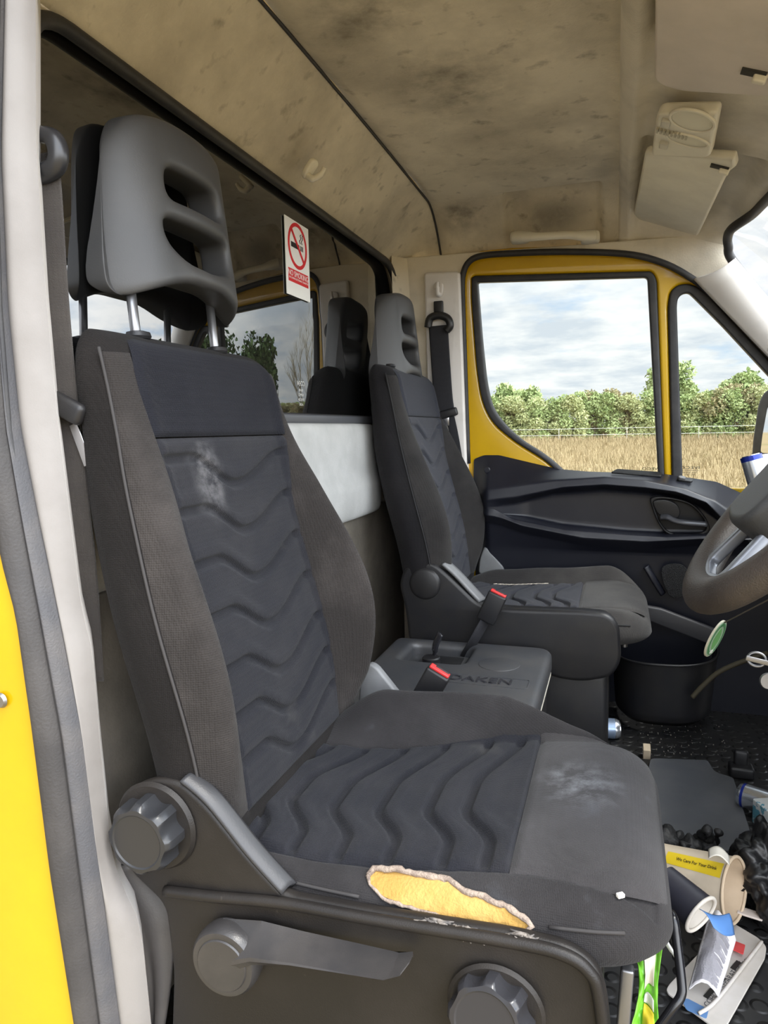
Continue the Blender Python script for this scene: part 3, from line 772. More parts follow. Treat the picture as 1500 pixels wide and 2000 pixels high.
def cushion_loops(so, lo, hi):
    loops = []; DEP[0] = True
    xs = [XR + (XF_ - XR) * math.sin(t / 96 * math.pi / 2) ** 0.9 for t in range(97)]
    for x in xs:
        l = [csurf(x, math.sin((i / 99 * 2 - 1) * math.pi / 2), so, lo, hi) for i in range(100)]
        l += [csurf(x, math.sin((1 - i / 19 * 2) * math.pi / 2), so, lo, hi, True) for i in range(1, 19)]
        loops.append(l)
    DEP[0] = False
    return loops
CX = (-0.475, -0.415, -0.348, -0.278, -0.205, -0.150)
def f_cush_insert(so, lo, hi):
    def f(u, v):
        x = -0.520 + (-0.120 + 0.520) * v; a_, b_ = ins_l(x), ins_r(x); y = a_ + (b_ - a_) * u
        p = csurf(x, y / cw(x), so, lo, hi); edge = min(u, 1 - u) * (b_ - a_)
        o = -0.004 + 0.0085 * sstep(0, 0.012, edge) * sstep(0, 0.02, v) * sstep(0, 0.012, 1 - v)
        sh = sstep(0.12, 0.38, u) * (1 - sstep(0.55, 0.95, u)); g = 0
        for xk in CX:
            d = x - (xk - 0.050 * sh)
            g += 0.0085 * sstep(-0.014, -0.008, d) * (1 - sstep(0.001, 0.008, d)) - 0.003 * bumpf(d - 0.020, 0.013)
        return p + Vector((0, 0, o - g * sstep(0.002, 0.014, edge)))
    return f
def move(me, T): me.transform(T); return me
def seat_parts(root, T, so, lo, hi, hr_dz, style):
    """T moves seat coordinates (centre line y=0) into the cab; so is the outboard side sign"""
    def put(o): o.data.transform(T); o.data.update(); return o
    bk = put(loft('backrest', make_backrest(root), style['side'], root))
    put(grid('centre_panel', f_back_insert, 90, 240, style['centre'], bk))
    put(grid('shoulder_panel', f_back_upper, 60, 40, style['upper'], bk))
    for s in (-1, 1):
        pts = []
        for j in range(40):
            z = 0.40 + (1.068 - 0.40) * j / 39; y = s * (bw(z) * 0.968)
            e = math.sqrt(max(1 - 0.968 ** 9, 0)); xq = xf(z) - 0.055
            pts.append(Vector((xq + (back_front(y, z) - xq) * e + 0.001, y * 1.001, z)))
        put(tube('seam', pts, 0.0022, style['seam'], bk, seg=6))
    # front faces of the bolsters are covered in their own cloth
    for s in (-1, 1):
        def f_b(u, v, s=s):
            z = 0.41 + (1.062 - 0.41) * v; y0 = ins_w(z) - 0.004; y1 = bw(z) * 0.966
            y = s * (y0 + (y1 - y0) * u)
            ss = abs(y) / bw(z); e = math.sqrt(max(1 - ss ** 9, 0)); xq = xf(z) - 0.055
            x = xq + (back_front(y, z) - xq) * e
            ed = min(u, 1 - u, v * 6, (1 - v) * 6)
            return Vector((x - 0.0005 + 0.0032 * sstep(0, 0.08, ed), y, z))
        put(grid('bolster_face', f_b, 30, 110, style['bolster'], bk))
    cu = put(loft('cushion', cushion_loops(so, lo, hi), style['cushion'], root))
    put(grid('cushion_panel', f_cush_insert(so, lo, hi), 90, 200, style['centre'], cu))
    for s in (-1, 1):
        for k0, k1 in (((0, 15), (31, 38)) if (s == so and style is NEARST) else ((0, 38),)):
            pts = [csurf(-0.50 + 0.56 * j / 40, s * 0.975, so, lo, hi) + Vector((0, s * 0.0005, 0.001)) for j in range(k0, k1)]
            put(tube('cushion_seam', pts, 0.0024, style['seam'], cu, seg=6))
    def f_front(u, v):
        x = -0.120 + (0.068 + 0.120) * v; a_, b_ = ins_l(x), ins_r(x); k_ = min(1.0, cw(x) / 0.246); y = (a_ + (b_ - a_) * u) * k_
        p = csurf(x, y / cw(x), so, lo, hi); ed = min(u * 0.35, (1 - u) * 0.35, v * 0.19, (1 - v) * 0.19)
        return p + Vector((0.001 * v, 0, -0.002 + 0.0055 * sstep(0, 0.010, ed)))
    put(grid('front_panel', f_front, 70, 60, style['front'], cu))
    # headrest
    hz = hr_dz
    out = rround([(-0.150, 1.146), (-0.170, 1.160), (-0.168, 1.20), (-0.142, 1.37), (-0.118, 1.412), (-0.06, 1.425), (0.06, 1.425), (0.118, 1.412), (0.142, 1.37), (0.168, 1.20), (0.172, 1.15), (0.152, 1.138),
                  (0.092, 1.168), (0.05, 1.180), (-0.05, 1.180), (-0.092, 1.170)], 0.02, 4)
    h1 = rround([(-0.078, 1.303), (-0.070, 1.352), (0.070, 1.352), (0.084, 1.303)], 0.020, 4)
    h2 = rround([(-0.092, 1.272), (0.092, 1.272), (0.088, 1.216), (0.02, 1.207), (-0.05, 1.212), (-0.088, 1.235)], 0.020, 4)
    M = frame((0, 0, 0), (0, 1, 0), (0, 0, 1), (1, 0, 0))
    hr = plate('headrest', out, M, 0.072, style['headrest'], root, holes=[h1, h2], bev=0.012, bseg=4)
    remesh(hr, 0.0040, 22)
    for v in hr.data.vertices:
        y, z = v.co.y, v.co.z
        v.co.x += -0.672 - 0.12 * (z - 1.28) - (0.25 + 1.0 * sstep(-0.036, 0.036, v.co.x)) * y * y - 14 * max(abs(y) - 0.09, 0) ** 2.1 * sstep(-0.036, 0.036, v.co.x)
        v.co.z += hz + 0.004; v.co.y += 0.008
    put(hr)
    for y in (-0.120, 0.100):
        dz = 1.20 + hz
        put(tube('headrest_post', [Vector((-0.676, y, 1.02)), Vector((-0.690, y, dz))], 0.0075, STEELD, hr, seg=14))
        put(lathe('post_collar', [(0.0, 0), (0.017, 0), (0.019, 0.004), (0.017, 0.010), (0.009, 0.012), (0, 0.012)], Matrix.Translation((-0.678, y, 1.092)), BLACKP, hr, seg=24))
    return bk, cu, hr

def knob_me(M, R, H, n=9, cut=0.13, dish=True):
    loops = []
    prof = [(0.86, 0.0, 1), (0.97, 0.10, 1), (1.0, 0.25, 1), (0.98, 0.75, 1), (0.93, 0.92, 0.8), (0.86, 1.0, 0.35), (0.74, 1.02, 0.0), (0.70, 0.985, 0.0), (0.0001, 0.97, 0.0)]
    for r, h, c in prof:
        l = []
        for q in range(n * 14):
            a = 2 * math.pi * q / (n * 14); ph = (q % 14) / 14
            k = math.sin(math.pi * min(max((ph - 0.16) / 0.68, 0), 1)) ** 0.7
            rr = R * r * (1 - cut * c * k); l.append(M @ Vector((rr * math.cos(a), rr * math.sin(a), h * H)))
        loops.append(l)
    return loft_me(loops, True)

NEARST = dict(side=FABS, centre=FABC, upper=FABU, bolster=FABB, cushion=mat('cushion_fabric', (0.0192, 0.0176, 0.0184), 0.88, (0.0352, 0.0328, 0.034), 6.5, (0.42, 0.75), weave=0.5, wscale=480, sheen=0.07, spec=0.25, col3=(0.048, 0.05, 0.056), nscale3=13, ncon3=(0.66, 0.85)),
              front=mat('front_panel_fabric', (0.0324, 0.03015, 0.03105), 0.88, (0.0558, 0.0522, 0.054), 6.5, (0.40, 0.72), weave=0.5, wscale=520, sheen=0.10, spec=0.25, col3=(0.0675, 0.0702, 0.0792), nscale3=13, ncon3=(0.66, 0.85)),
              seam=mat('seam_thread', (0.035, 0.032, 0.032), 0.8), headrest=HRP)
FARS = mat('far_side_fabric', (0.009, 0.0085, 0.010), 0.9, (0.013, 0.012, 0.013), 9, weave=0.5, wscale=400, sheen=0.04, spec=0.2)
FARST = dict(side=FARS, centre=mat('far_centre_fabric', (0.032, 0.034, 0.044), 0.9, (0.042, 0.042, 0.05), 9, weave=0.5, wscale=420, sheen=0.08, spec=0.2), upper=mat('far_upper_fabric', (0.026, 0.028, 0.038), 0.9, weave=0.5, wscale=380, sheen=0.08, spec=0.2),
             bolster=mat('far_bolster_fabric', (0.022, 0.0205, 0.0205), 0.9, (0.032, 0.03, 0.029), 9, weave=0.6, wscale=380, sheen=0.08, spec=0.2), cushion=mat('far_cushion_fabric', (0.030, 0.028, 0.028), 0.9, (0.05, 0.047, 0.045), 8, weave=0.5, wscale=450, sheen=0.12, spec=0.2),
             front=MATS['far_cushion_fabric'], seam=mat('dark_seam_thread', (0.012, 0.012, 0.013), 0.8), headrest=mat('far_headrest_plastic', (0.06, 0.06, 0.062), 0.5, bump=0.06, bscale=500))
# --- near seat
stain_or_shade(MATS['front_panel_fabric'], tuple(W(1135, 1530, 'z', 0.41)), (0.085, 0.10, 0.1), (0.20, 0.205, 0.22), 0.75, 34, 0.42, 0.68)
YS = 1.035
seat = thing('van_seat', 'worn charcoal fabric seat with a torn cushion edge showing yellow foam', 'seat', (-0.25, YS, 0.0))
TN = Matrix.Translation((0, YS, 0))
LO, HI = 0.006, 0.116
bk, cu, hr = seat_parts(seat, TN, -1, LO, HI, 0.0, NEARST)
# torn hole in the outboard cushion edge
def ftear(t, r):
    """t along the tear 0..1, r -1..1 across; on the cushion's side surface"""
    x = -0.298 + 0.212 * t
    hw = (0.0140 - 0.0015 * t) * math.sqrt(max(1 - abs(2 * t - 1) ** 3.2, 0.0))
    n = noise.noise(Vector((t * 9, r * 2, 0))) * 0.002
    zc = 0.3755 - 0.010 * t
    z = zc + r * (hw + n)
    # find the side surface at that height
    w = cw(x); best = None
    s = 0.9
    for q in range(60):
        ss = 0.85 + 0.15 * q / 59
        p = csurf(x, -ss, -1, LO, HI)
        if best is None or abs(p.z - z) < best[0]: best = (abs(p.z - z), p.y)
    return Vector((x, best[1], z))
def f_foam(u, v):
    p = ftear(0.01 + 0.98 * u, v * 2 - 1); d = 0.0015 * noise.noise(p * 120) - 0.0015
    return p + Vector((0, -0.003 - d, 0.001))
fo_ = grid('torn_foam', f_foam, 70, 12, FOAM, cu); fo_.data.transform(TN); fo_['label'] = 'exposed yellow foam in the tear'
rim = [ftear(t / 40, 1) for t in range(41)] + [ftear(1 - t / 40, -1) for t in range(1, 40)]
rimp = [p + Vector((0, -0.003 + 0.002 * noise.noise(p * 90), 0.0015 * noise.noise(p * 140))) for p in rim]
rr = [0.0022 + 0.0018 * (i < 41) + 0.0016 * noise.noise(p * 160) for i, p in enumerate(rim)]
rr.append(rr[0])
o = link('torn_edge', tube_me(rimp + [rimp[0]], rr, 8), FRAY, cu); o.data.transform(TN); o['label'] = 'frayed pale backing around the tear'
random.seed(4); mes = []
for i in range(130):
    x = -0.205 + 0.125 * random.random(); p = ftear((x + 0.298) / 0.212 if x < -0.09 else 0.98, -1) + Vector((0, -0.017, 0.004))
    q = p + Vector((random.uniform(-.022, .022), random.uniform(-.010, .0), random.uniform(-.012, .004)))
    mes.append(tube_me([p, p.lerp(q, .5) + Vector((0, -.003, random.uniform(-.004, .004))), q], [0.0022, 0.002, 0.0006], 5))
o = link('torn_threads', join_me(mes), mat('grey_threads', (0.08, 0.075, 0.075), 0.9, (0.30, 0.26, 0.22), 60), cu); o.data.transform(TN)
mes = []
# outboard side cover with the recliner
YT = 0.772
def tp(px, py, y=YT): p = W(px, py, 'y', y); return (p.x, p.z)
MTm = lambda y: frame((0, y, 0), (1, 0, 0), (0, 0, 1), (0, -1, 0))
cov = [(330, 2150), (338, 1900), (322, 1768), (250, 1700), (222, 1610), (234, 1560), (270, 1530), (315, 1520), (352, 1528), (402, 1572), (480, 1670), (552, 1748), (720, 1778), (1000, 1822), (1110, 1848), (1168, 1888), (1186, 1945), (1205, 2150)]
cv = plate('side_cover', rround([tp(*p) for p in cov], 0.02), MTm(YT + 0.008), 0.018, GREYP, seat, bev=0.007, bseg=4)
ridge = [W(x, y, 'y', YT - 0.006) for x, y in [(322, 1740), (420, 1752), (552, 1764), (720, 1794), (1000, 1840), (1100, 1864), (1150, 1898), (1170, 1950), (1190, 2120)]]
tube('cover_rib', catmull(ridge, 6), 0.0075, GREYP, cv, seg=10)
# slanted inner flank of the recliner cover, facing up and forward
fl = [W(x, y, 'y', YT) for x, y in [(352, 1530), (402, 1574), (480, 1672), (548, 1748)]]
fl = catmull(fl, 6)
def f_fl(u, v):
    p = fl[min(int(v * (len(fl) - 1)), len(fl) - 1)]
    return p + Vector((0.0 + 0.008 * u, 0.018 * u, 0.004 * math.sin(u * math.pi)))
grid('recliner_flank', f_fl, 6, len(fl) - 1, mat('flank_plastic', (0.035, 0.035, 0.0378), 0.4, bump=0.1, bscale=500), cv, thick=0.01)
kc = W(305, 1612, 'y', YT - 0.004)
kn = link('recliner_knob', knob_me(axisframe(kc, (0, -1, 0)), 0.050, 0.042, 8, 0.15), KNOBP, seat); autosmooth(kn, 30)
lathe('knob_collar', [(0.0, 0.006), (0.058, 0.006), (0.062, 0.0)], axisframe(kc, (0, -1, 0)), GREYP, kn, seg=40)
# height lever
lc = W(446, 1868, 'y', YT - 0.02)
lev = lathe('height_lever', [(0, 0.019), (0.034, 0.019), (0.0355, 0.017), (0.0365, 0.0175), (0.043, 0.016), (0.047, 0.010), (0.048, 0.0), (0.046, -0.012)], axisframe(lc, (0, -1, 0)), mat('lever_plastic', (0.0348, 0.033, 0.0336), 0.3, (0.051, 0.0468, 0.045), 12, bump=0.1, bscale=500), seat, seg=48)
mm = MATS['lever_plastic']
def sect(px, pyt, pyb, yo, yi):
    a = W(px, pyt, 'y', YT - yi); b = W(px, pyb, 'y', YT - yo)
    x = (a.x + b.x) / 2; zt, zb = a.z, b.z; h = zt - zb
    ring = [(YT - yi, zt), (YT - yo * 0.5, zt - h * 0.30), (YT - yo * 0.97, zt - h * 0.60), (YT - yo, zt - h * 0.70), (YT - yo * 0.93, zt - h * 0.86), (YT - yo * 0.6, zb), (YT - yi, zb)]
    return [Vector((x, y, z)) for y, z in ring]
secs = [sect(430, 1792, 1925, 0.034, 0.012), sect(500, 1796, 1900, 0.046, 0.012), sect(580, 1816, 1898, 0.054, 0.012), sect(680, 1838, 1908, 0.058, 0.012), sect(760, 1856, 1918, 0.058, 0.012), sect(790, 1864, 1906, 0.050, 0.012), sect(803, 1868, 1880, 0.030, 0.012)]
lb = loft('lever_blade', [[p for p in s] for s in secs], mm, lev); autosmooth(lb, 28)
# round lumbar/front knob at the bottom
k2 = W(968, 1972, 'y', YT - 0.008)
kb = link('front_knob', knob_me(axisframe(k2, (-0.15, -1, 0.25)), 0.050, 0.040, 8, 0.15), mat('gloss_knob', (0.03, 0.03, 0.034), 0.18), seat); autosmooth(kb, 30)
lathe('knob_collar', [(0.0, 0.004), (0.054, 0.004), (0.058, 0.0)], axisframe(k2, (0, -1, 0)), GREYP, kb, seg=40)
# soft skirt behind the side cover
def f_skirt(u, v):
    py = 1670 + 420 * v
    l = 205 + 70 * v; r = 300 + 38 * sstep(0, .35, v) - 14 * sstep(.5, 1, v)
    p = W(l + (r - l) * u, py, 'y', 0.80)
    return p + Vector((0, -0.012 * math.sin(u * 5.5 + v * 2.2) - 0.006 * math.sin(u * 12 - v * 4) - 0.02 * math.sin(math.pi * u), 0))
grid('skirt', f_skirt, 36, 30, mat('skirt_vinyl', (0.0595, 0.0546, 0.0532), 0.5, (0.077, 0.07, 0.0665), 10, bump=0.1, bscale=300), seat, thick=0.004)
# seat base and slide
rbox('seat_base', (0.46, 0.40, 0.27), Matrix.Translation((-0.26, 1.02, 0.135)), BLACKP, seat, bev=0.02)
rbox('seat_rail', (0.016, 0.016, 0.24), Matrix.Translation((0.018, 0.88, 0.15)) @ Matrix.Rotation(0.05, 4, 'Y'), STEELD, seat, bev=0.003)
rbox('front_panel', (0.02, 0.34, 0.22), Matrix.Translation((-0.015, 1.03, 0.17)), GREYP, seat, bev=0.008)
bar = [W(1300, 1782, 'y', 1.02), W(1314, 1790, 'y', 0.99), W(1322, 1840, 'y', 0.975), W(1331, 1915, 'y', 0.95), W(1330, 1945, 'y', 0.94), W(1312, 1972, 'y', 0.93), W(1270, 2030, 'y', 0.92)]
tube('slide_bar', catmull(bar, 8), 0.0062, mat('bar_black', (0.01, 0.01, 0.012), 0.2), seat, seg=12)
# inboard recliner cover
def inboard(seatroot, pxs, y, m, nm='inner_recliner_cover'):
    return plate(nm, rround([(W(x, yy, 'y', y).x, W(x, yy, 'y', y).z) for x, yy in pxs], 0.015), MTm(y), 0.022, m, seatroot, bev=0.005)
rc = inboard(seat, [(700, 1420), (706, 1330), (722, 1292), (738, 1300), (800, 1378), (800, 1420)], 1.315, GREYL)

# --- far seat
fseat = thing('van_seat', 'clean dark seat beside the far door, with its headrest pushed down', 'seat', (-0.22, 2.2, 0.0))
TF = Matrix.Translation((0.025, 2.195, 0.045))
BF[:] = [0.6, 0.8]; INS[:] = [0.0, 0.85]
fb, fc, fh = seat_parts(fseat, TF, 1, 0.075, 0.02, -0.105, FARST)
mes = []
for i in range(26):
    x = -0.40 + 0.012 * i * 0.55 + random.uniform(-.004, .004)
    p = csurf(x, 0.60 / 1.0, 1, 0.075, 0.02); p.z += 0.007
    mes.append(tube_me([p + Vector((-.006, random.uniform(-.003, .003), 0)), p + Vector((.006, random.uniform(-.003, .003), .001))], [0.0022, 0.0016], 5))
o = link('torn_seam', join_me(mes), mat('white_lining', (0.62, 0.55, 0.47), 0.9), fc); o.data.transform(TF); o['label'] = 'white lining showing through a split seam'
# inboard side cover of the far seat
YI = 1.945
def ip(px, py, y=YI): p = W(px, py, 'y', y); return (p.x, p.z)
c1 = [(800, 1260), (792, 1190), (779, 1140), (790, 1108), (818, 1096), (848, 1098), (878, 1124), (936, 1180), (990, 1188), (1140, 1193), (1188, 1198), (1210, 1222), (1214, 1290), (1196, 1322), (1140, 1332), (1090, 1326), (1000, 1290), (960, 1270)]
fcv = plate('side_cover', rround([ip(*p) for p in c1], 0.03), MTm(YI + 0.02), 0.05, BLACKP, fseat, bev=0.012, bseg=4)
capc = W(830, 1140, 'y', YI - 0.006)
lathe('hinge_cap', [(0, 0.008), (0.036, 0.008), (0.044, 0.004), (0.046, 0.0)], axisframe(capc, (0, -1, 0)), BLACKP, fcv, seg=36)
fl2 = catmull([W(x, y, 'y', YI) for x, y in [(862, 1106), (884, 1126), (910, 1154), (934, 1180)]], 6)
def f_fl2(u, v):
    p = fl2[min(int(v * (len(fl2) - 1)), len(fl2) - 1)]; return p + Vector((0.010 * u, 0.04 * u, 0.003))
grid('recliner_flank', f_fl2, 4, len(fl2) - 1, GREYL, fcv, thick=0.008)
inboard(fseat, [(935, 1120), (938, 1090), (946, 1068), (952, 1070), (985, 1108), (985, 1120)], 2.46, GREYL, 'outer_recliner_cover')
rbox('seat_base', (0.46, 0.40, 0.27), Matrix.Translation((-0.24, 2.19, 0.135)), BLACKP, fseat, bev=0.02)
lathe('cushion_stud', [(0, 0), (0.008, 0), (0.008, 0.02), (0, 0.02)], Matrix.Translation((0.03, 2.05, 0.335)), STEELD, fseat, seg=16)

# --- buckles
def buckle(px, py, y, lab, tilt, h):
    c = W(px, py, 'y', y)
    t = thing('seat_belt_buckle', lab, 'seat belt buckle', c, group='red-topped belt buckles')
    ax = Vector((tilt, 0.0, 1)).normalized(); side = Vector((0.10, -1, 0)).normalized()
    z = ax; x = (Vector((1, 0, 0)) - z * z.x).normalized(); yv = z.cross(x)
    M = frame(c, x, yv, z)
    rbox('buckle_body', (0.052, 0.026, h), M @ Matrix.Translation((0, 0, -h / 2)), BLACKP, t, bev=0.005)
    rbox('release_button', (0.044, 0.018, 0.006), M @ Matrix.Translation((0, 0, 0.0025)), REDB, t, bev=0.002)
    rbox('buckle_slot', (0.030, 0.004, 0.002), M @ Matrix.Translation((0.004, 0.003, 0.0056)), RUBBER, t, bev=0.0005)
    tube('buckle_strap', [M @ Vector((0, 0, -h + 0.01)), M @ Vector((-0.01, 0, -h - 0.12))], 0.012, BELTD, t, seg=12, flat=(1.4, 0.3))
    return t
buckle(858, 1312, 1.36, 'red-topped black buckle beside the near torn seat', 0.55, 0.09)
buckle(973, 1160, 1.89, 'red-topped black buckle beside the far seat', 0.45, 0.085)
# ------------------------------------------------------------------ storage box between the seats
zb = 0.355
box = thing('storage_box', 'black plastic storage box with a hinged embossed lid between the seats', 'storage box', (-0.4, 1.72, 0.0))
BM = mat('box_plastic', (0.040, 0.042, 0.048), 0.46, (0.055, 0.054, 0.056), 12, bump=0.12, bscale=500, spec=0.9)
cz = lambda x, y: (W(x, y, 'z', zb).x, W(x, y, 'z', zb).y)
top = [cz(1052, 1372), cz(1066, 1282), cz(1030, 1240), cz(700, 1226), (-0.62, 1.45)]
MZ = frame((0, 0, zb), (1, 0, 0), (0, 1, 0), (0, 0, 1))
xr = cz(1050, 1372)[0]
topo = rround([(-0.60, 1.40), (xr, 1.40), (xr, 1.93), (-0.60, 1.93)], [0.03, 0.03, 0.05, 0.03])
rec = rround([(-0.535, 1.735), (-0.365, 1.735), (-0.365, 1.885), (-0.535, 1.885)], 0.025)
lid = plate('box_lid', topo, Matrix.Translation((0, 0, zb - 0.03)), 0.06, BM, box, holes=[rec], bev=0.018, bseg=5)
plate('lid_seal', rround([(-0.595, 1.405), (xr - 0.003, 1.405), (xr - 0.003, 1.925), (-0.595, 1.925)], 0.03), Matrix.Translation((0, 0, zb - 0.064)), 0.008, mat('pale_seal', (0.55, 0.52, 0.45), 0.7), box, bev=0.001)
rbox('box_body', (xr + 0.60 - 0.03, 0.50, 0.27), Matrix.Translation(((xr - 0.60) / 2, 1.665, zb - 0.205)), BLACKP, box, bev=0.012)
rbox('latch_well', (0.185, 0.165, 0.01), Matrix.Translation((-0.45, 1.81, zb - 0.040)), BM, lid, bev=0.002)
rbox('latch_plate', (0.13, 0.10, 0.016), Matrix.Translation((-0.435, 1.805, zb - 0.030)), mat('latch_grey', (0.06, 0.06, 0.062), 0.4), lid, bev=0.004)
rbox('latch_pocket', (0.10, 0.07, 0.004), Matrix.Translation((-0.432, 1.805, zb - 0.0215)), mat('pocket_black', (0.008, 0.008, 0.009), 0.5), lid, bev=0.001)
lathe('latch_lock', [(0, 0.020), (0.021, 0.020), (0.024, 0.017), (0.024, 0.0)], Matrix.Translation((-0.458, 1.775, zb - 0.022)), BLACKP, lid, seg=28)
tk = [(-0.455, 1.79, zb - 0.02), (-0.452, 1.79, zb + 0.01), (-0.448, 1.79, zb + 0.030), (-0.436, 1.79, zb + 0.058)]
tube('latch_handle', catmull(tk, 6), [0.006] * 6 + [0.010] * 13, mat('latch_gloss', (0.02, 0.02, 0.024), 0.15), lid, seg=14, flat=(0.6, 1.25))
c = W(975, 1297, 'z', zb + 0.001)
pl_ = [(c.x + 0.052 * math.cos(a), c.y + 0.052 * math.sin(a)) for a in [2 * math.pi * i / 48 for i in range(48)]]
plate('lid_disc', pl_, Matrix.Translation((0, 0, zb)), 0.003, BM, lid, bev=0.001)
c = W(938, 1328, 'z', zb + 0.001)
text('lid_lettering', 'DAKEN', 0.046, frame((c.x, c.y, zb + 0.0012), (1, 0, 0), (0, 1, 0), (0, 0, 1)), mat('emboss', (0.035, 0.035, 0.04), 0.25), lid, ext=0.0015, sx=1.0)
plate('letter_frame', rround([(c.x - 0.10, c.y - 0.032), (c.x + 0.115, c.y - 0.032), (c.x + 0.115, c.y + 0.030), (c.x - 0.10, c.y + 0.030)], 0.008), Matrix.Translation((0, 0, zb + 0.0005)), 0.002, BM, lid,
      holes=[rround([(c.x - 0.097, c.y - 0.029), (c.x + 0.112, c.y - 0.029), (c.x + 0.112, c.y + 0.027), (c.x - 0.097, c.y + 0.027)], 0.006)], bev=0.0004)
for yy in (1.47, 1.62):
    rbox('box_strap', (0.006, 0.03, 0.10), Matrix.Translation((xr - 0.012, yy, zb - 0.115)), GREYP, box, bev=0.002)

# ------------------------------------------------------------------ dashboard (mostly beyond the frame, seen in the rear glass)
def f_dash(u, v):
    Y = 0.80 + 1.64 * u
    prof = [(0.60, 0.28), (0.56, 0.50), (0.47, 0.64), (0.44, 0.74), (0.47, 0.80), (0.56, 0.835), (0.80, 0.845), (1.05, 0.825), (1.13, 0.80)]
    k = v * (len(prof) - 1); i = min(int(k), len(prof) - 2); t = k - i
    x = prof[i][0] + (prof[i + 1][0] - prof[i][0]) * t; z = prof[i][1] + (prof[i + 1][1] - prof[i][1]) * t
    hood = bumpf(Y - 1.05, 0.2) * bumpf(x - 0.62, 0.10) * 0.06
    return Vector((x + 0.05 * ((Y - YC) / .82) ** 2 * (v < .7), Y, z + hood))
ds = grid('dashboard', f_dash, 60, 40, BLACKP)
md = ds.modifiers.new('s', 'SUBSURF'); md.levels = 1; md.render_levels = 1
tag(ds, 'long black dashboard running under the windscreen', 'dashboard')
# ------------------------------------------------------------------ steering wheel
ph = math.radians(50)
wd = Vector((math.cos(ph), 0, math.sin(ph))); wy = Vector((0, 1, 0)); wn = wd.cross(wy)   # wn points away from the driver or to him
if wn.x > 0: wn = -wn
R0 = 0.190
WB = Vector((0.115, 1.05, 0.722)); wc = WB + wd * R0
sw = thing('steering_wheel', 'brown-black worn steering wheel with silver lower spoke', 'steering wheel', wc)
WM = mat('wheel_leather', (0.042, 0.035, 0.031), 0.5, (0.07, 0.058, 0.05), 10, bump=0.3, bscale=450, col3=(0.16, 0.15, 0.14), nscale3=18, ncon3=(0.70, 0.76))
rim = [wc + wd * (-R0 * math.cos(a)) + wy * (R0 * math.sin(a)) for a in [2 * math.pi * i / 72 for i in range(72)]]
link('wheel_rim', tube_me(rim, 0.0275, 20, flat=(0.78, 1.0), closed=True, up=wn), WM, sw)
def wp(a, b, h=0.0): return wc + wd * a + wy * b + wn * h
hub = rround([(-0.085, -0.075), (0.05, -0.095), (0.065, 0.0), (0.05, 0.095), (-0.085, 0.075), (-0.098, 0.0)], 0.03)
MWH = frame(wc, wd, wy, wd.cross(wy)); sg = 1 if wd.cross(wy).dot(wn) > 0 else -1
plate('airbag_cover', hub, frame(wp(0, 0, 0.012), wd, wy, wd.cross(wy)), 0.06, mat('airbag_grey', (0.055, 0.057, 0.06), 0.5, bump=0.15, bscale=500), sw, bev=0.012, bseg=4)
SIL = mat('silver_trim', (0.26, 0.28, 0.32), 0.35, metal=0.5)
so_ = rround([(-R0 + 0.012, -0.080), (-R0 - 0.004, 0.0), (-R0 + 0.012, 0.080), (-0.06, 0.060), (-0.06, -0.060)], 0.02)
si_ = rround([(-R0 + 0.036, -0.056), (-R0 + 0.026, 0.0), (-R0 + 0.036, 0.056), (-0.062, 0.044), (-0.062, -0.044)], 0.012)
plate('lower_spoke', so_, frame(wp(0, 0, 0.004), wd, wy, wd.cross(wy)), 0.016, SIL, sw, holes=[si_], bev=0.004)
plate('spoke_back', si_, frame(wp(0, 0, -0.022), wd, wy, wd.cross(wy)), 0.010, mat('spoke_brown', (0.07, 0.055, 0.055), 0.5), sw, bev=0.002)
for s in (-1, 1):
    q = rround([(0.03, s * 0.07), (0.04, s * (R0 - 0.005)), (-0.01, s * (R0 - 0.005)), (-0.03, s * 0.07)], 0.01)
    plate('side_spoke', q, frame(wp(0, 0, -0.008), wd, wy, wd.cross(wy)), 0.02, BLACKP, sw, bev=0.004)
cl_ = [wp(0, 0, -0.03), wp(0, 0, -0.12), wc - wn * 0.42]
col_ = ds
lo1 = []
for h, a, b in [(-0.028, 0.04, 0.05), (-0.05, 0.065, 0.075), (-0.16, 0.085, 0.085), (-0.30, 0.095, 0.10), (-0.48, 0.11, 0.12)]:
    lo1.append([wp(a * math.copysign(abs(math.cos(t)) ** .6, math.cos(t)) - 0.03 - 0.02 * (h < -.1), b * math.copysign(abs(math.sin(t)) ** .6, math.sin(t)), h) for t in [2 * math.pi * i / 32 for i in range(32)]])
loft('column_shroud', lo1, BLACKP, col_)
for s in (-1, 1):
    tube('column_stalk', catmull([wp(0.02, s * 0.06, -0.06), wp(0.025, s * 0.12, -0.055), wp(0.03, s * 0.165, -0.05)], 5), [0.007] * 6 + [0.010] * 5, BLACKP, col_, seg=12)
# ignition key with a green tag hanging from the column
kp = W(1478, 1288, 'y', 1.22)
key = thing('ignition_key', 'silver key ring and key in the column lock', 'key', kp)
tube('key_ring', [kp + Vector((0.013 * math.cos(a), 0.004 * math.sin(a), 0.010 * math.sin(a))) for a in [2 * math.pi * i / 30 for i in range(30)]], 0.0022, STEELD, key, seg=8, closed=True)
lathe('lock_barrel', [(0, 0), (0.016, 0), (0.018, -0.004), (0.018, -0.02)], axisframe(kp + Vector((0.03, 0.0, 0)), (-0.6, -0.6, 0.2)), STEELD, key, seg=24)
rbox('key_blade', (0.034, 0.003, 0.008), Matrix.Translation(kp + Vector((0.0, -0.006, 0.0))) @ Matrix.Rotation(0.2, 4, 'Y'), STEELD, key, bev=0.001)
lathe('key_head', [(0, 0.003), (0.012, 0.003), (0.013, 0.0), (0.012, -0.003), (0, -0.003)], axisframe(W(1500, 1330, 'y', 1.21), (0.2, -1, 0.1)), STEELD, key, seg=24)
